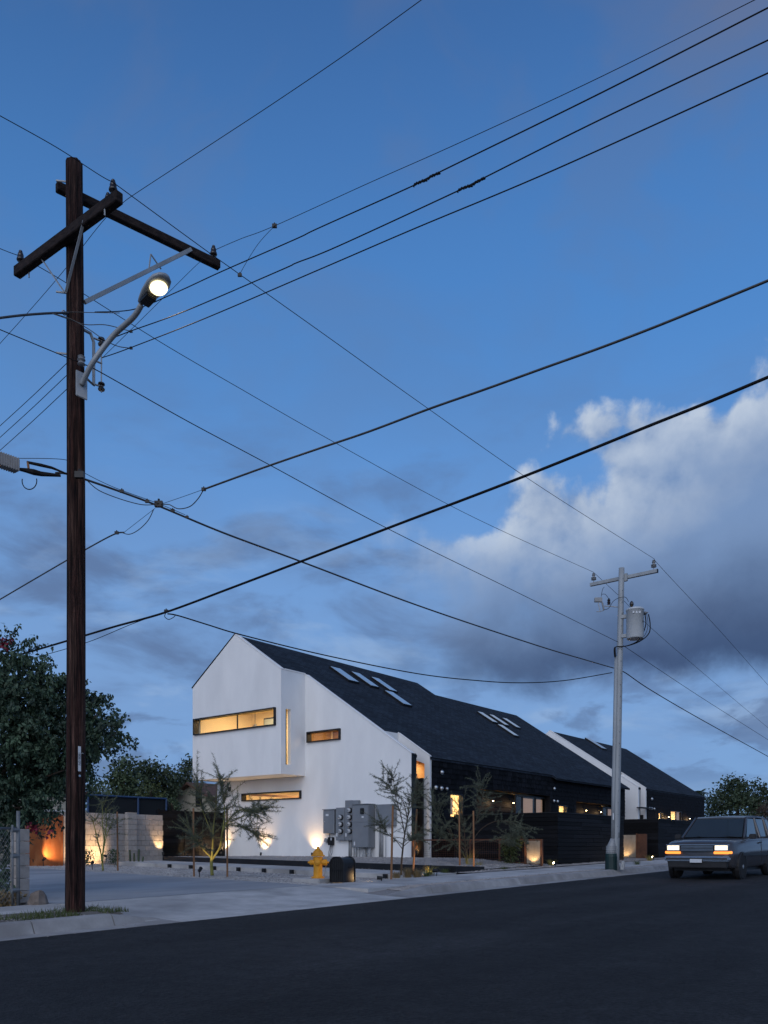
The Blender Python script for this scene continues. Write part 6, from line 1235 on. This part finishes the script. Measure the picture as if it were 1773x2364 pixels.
# body shell: cross-sections along its length (x back, half width, sill, beltline, etc.)
st = [(-.02, .70, .46, .80), (.05, .80, .34, .90), (.22, .845, .30, .965), (.55, .865, .28, 1.00), (1.15, .875, .28, 1.03), (1.5, .88, .28, 1.06), (2.6, .885, .28, 1.07), (3.6, .88, .28, 1.07), (4.3, .865, .30, 1.06), (4.5, .83, .36, 1.00), (4.54, .78, .46, .9)]
def ring(x, w, lo, hi):
    return [(x, -w * .93, lo), (x, -w, lo + .10), (x, -w * 1.0, lo + (hi - lo) * .55), (x, -w * .985, hi - .06), (x, -w * .93, hi), (x, -w * .5, hi + .025), (x, 0, hi + .035), (x, w * .5, hi + .025), (x, w * .93, hi), (x, w * .985, hi - .06), (x, w, lo + (hi - lo) * .55), (x, w, lo + .10), (x, w * .93, lo)]
m = MB(); n = 13
for s_ in st: m.v += [cx(*p) for p in ring(*s_)]
for i in range(len(st) - 1): m.f += [(i * n + k, i * n + (k + 1) % n, (i + 1) * n + (k + 1) % n, (i + 1) * n + k) for k in range(n)]
m.f += [tuple(range(n))[::-1], tuple((len(st) - 1) * n + k for k in range(n))]
body = m.build('body', 'car_paint', car, smooth=True, bevel=.025, seg=3); body.data.set_sharp_from_angle(angle=R(50))
# cabin: pillars and roof
g0 = [(1.28, .80, 1.05), (1.95, .66, 1.60), (4.1, .66, 1.60), (4.45, .80, 1.05)]
m = MB(); vs = []
for x, w, z in g0: vs += [cx(x, -w, z), cx(x, w, z)]
m.add(vs + [cx(1.30, -.79, 1.0), cx(1.30, .79, 1.0), cx(4.43, -.79, 1.0), cx(4.43, .79, 1.0)], [(0, 1, 3, 2), (2, 3, 5, 4), (4, 5, 7, 6), (0, 2, 4, 6), (1, 7, 5, 3), (0, 6, 10, 8), (1, 9, 11, 7), (0, 8, 9, 1), (6, 7, 11, 10), (8, 10, 11, 9)]); cab_ = m.build('cabin', 'car_dark', car, bevel=.03, seg=2)
def strip(pts, w, name, mat, par, h=.03): MB().tube([cx(*p) for p in pts], w, 6).build(name, mat, par)
rf_ = MB(); rr = []
for x, w, z in ((1.90, .64, 1.605), (2.1, .675, 1.64), (3.0, .69, 1.665), (3.9, .675, 1.64), (4.15, .64, 1.605)):
    rr += [cx(x, -w, z - .05), cx(x, -w * .96, z), cx(x, 0, z + .02), cx(x, w * .96, z), cx(x, w, z - .05)]
rf_.v = [tuple(p) for p in rr]; rf_.f = [(i * 5 + k, i * 5 + k + 1, (i + 1) * 5 + k + 1, (i + 1) * 5 + k) for i in range(4) for k in range(4)] + [(0, 4, 3, 2, 1), (20, 21, 22, 23, 24)] + [(i * 5, (i + 1) * 5, (i + 1) * 5 + 4, i * 5 + 4) for i in range(4)]
rf_.build('roof', 'car_paint', car, smooth=False)
for sg in (1, -1):
    strip([(1.22, sg * .80, 1.06), (1.95, sg * .665, 1.61)], .032, 'pillar', 'car_paint', car); strip([(2.62, sg * .845, 1.07), (2.66, sg * .675, 1.60)], .035, 'pillar', 'car_paint', car); strip([(3.62, sg * .845, 1.07), (3.60, sg * .675, 1.60)], .035, 'pillar', 'car_paint', car); strip([(4.48, sg * .80, 1.06), (4.12, sg * .665, 1.61)], .035, 'pillar', 'car_paint', car)
def panel(pts, name, mat, par, off): return MB().prism([cx(*p) for p in pts], off).build(name, mat, par)
mk('car_window', (.022, .032, .036), (.016, .024, .028), scale=1.2, rough=.06, spec=.9)
panel([(1.262, -.745, 1.08), (1.262, .745, 1.08), (1.925, .62, 1.585), (1.925, -.62, 1.585)], 'windscreen', 'car_window', car, (-.012, 0, .008))
for sg in (1, -1):
    for a, b, c, d in (((1.42, .80), (2.58, .80), (2.62, .675), (1.98, .675)), ((2.68, .80), (3.58, .80), (3.57, .675), (2.70, .675)), ((3.66, .80), (4.38, .80), (4.10, .675), (3.64, .675))):
        panel([(a[0], sg * a[1], 1.09), (b[0], sg * b[1], 1.09), (c[0], sg * c[1], 1.575), (d[0], sg * d[1], 1.575)], 'side_window', 'car_window', car, (0, sg * .012, 0))
    mr_ = MB().obox(cx(1.42, sg * .97, 1.10), (.05, 0, 0), (0, .09, 0), (0, 0, .065)).build('wing_mirror', 'car_dark', car, bevel=.02)
    MB().beam(cx(1.42, sg * .85, 1.07), cx(1.42, sg * .93, 1.09), .04, .03).build('mirror_arm', 'car_dark', mr_)
    for x in (2.64, 3.62): MB().box(*sorted((CS + x, CS + x + .006)), *sorted((CT + sg * .884, CT + sg * .892)), CZ + .36, CZ + 1.04).build('door_seam', 'car_dark', car)
    MB().obox(cx(2.45, sg * .90, .93), (.09, 0, 0), (0, .014, 0), (0, 0, .018)).build('door_handle', 'car_dark', car, bevel=.006)
    MB().obox(cx(2.5, sg * .893, .62), (1.75, 0, 0), (0, .012, 0), (0, 0, .035)).build('rub_strip', 'car_dark', car)
    for x in (.78, 3.55):
        wh = MB().lathe(cx(x, sg * .70, .325), [(.19, 0), (.30, .0), (.325, .03), (.325, .17), (.30, .20), (.20, .20)], 24, (0, sg, 0)).build('wheel', 'tyre', car)
        MB().lathe(cx(x, sg * .86, .325), [(.195, 0), (.19, .03), (.15, .015), (.06, .03), (.05, .045)], 20, (0, sg, 0)).build('rim', 'silver', wh)
        MB().lathe(cx(x, sg * .79, .335), [(.375, 0), (.375, .105), (.345, .107), (.345, .0)], 24, (0, sg, 0)).build('wheel_arch', 'car_dark', car)
# front end
MB().obox(cx(-.035, 0, .80), (.03, 0, 0), (0, .42, 0), (0, 0, .085)).build('grille', 'car_dark', car, bevel=.01)
for i in range(4): MB().obox(cx(-.07, 0, .745 + i * .037), (.008, 0, 0), (0, .40, 0), (0, 0, .006)).build('grille_bar', 'chrome', car)
MB().obox(cx(-.05, 0, .895), (.035, 0, 0), (0, .78, 0), (0, 0, .010)).build('hood_trim', 'chrome', car)
for sg in (1, -1):
    h_ = MB().obox(cx(-.03, sg * .60, .815), (.05, 0, 0), (0, .165, 0), (0, 0, .075)).build('headlamp_housing', 'chrome', car, bevel=.012)
    MB().obox(cx(-.082, sg * .60, .82), (.004, 0, 0), (0, .15, 0), (0, 0, .058)).build('headlamp', 'headlamp', h_)
    for q_ in range(9): MB().obox(cx(-.088, sg * .60 - .136 + .034 * q_, .82), (.003, 0, 0), (0, .0035, 0), (0, 0, .058)).build('flute', 'chrome', h_)
    MB().obox(cx(.6, sg * .62, 1.028), (.55, 0, .018), (0, .004, 0), (0, 0, .003)).build('hood_seam', 'car_dark', car)
    MB().obox(cx(-.06, sg * .60, .695), (.03, 0, 0), (0, .18, 0), (0, 0, .032)).build('turn_signal', 'amber', car, bevel=.008)
    MB().obox(cx(.03, sg * .80, .70), (.05, 0, 0), (0, .03, 0), (0, 0, .032)).build('side_marker', 'amber', car, bevel=.008)
MB().obox(cx(-.07, 0, .545), (.07, 0, 0), (0, .83, 0), (0, 0, .065)).build('bumper', 'chrome', car, bevel=.035, seg=3)
MB().obox(cx(-.138, 0, .545), (.012, 0, 0), (0, .76, 0), (0, 0, .018)).build('bumper_strip', 'car_dark', car)
MB().obox(cx(-.02, 0, .40), (.06, 0, 0), (0, .74, 0), (0, 0, .09)).build('valance', 'car_dark', car, bevel=.02)
MB().obox(cx(-.155, 0, .49), (.006, 0, 0), (0, .15, 0), (0, 0, .045)).build('licence_plate', 'white_plate', car)
MB().box(CS + .3, CS + 4.3, CT - .70, CT + .70, CZ + .22, CZ + .34).build('underbody', 'car_dark', car)
for sg in (1, -1): MB().tube([cx(1.2, sg * .45 - .2, 1.085), cx(1.30, sg * .35 + .1, 1.12)], .008, 5).build('wiper', 'car_dark', car)
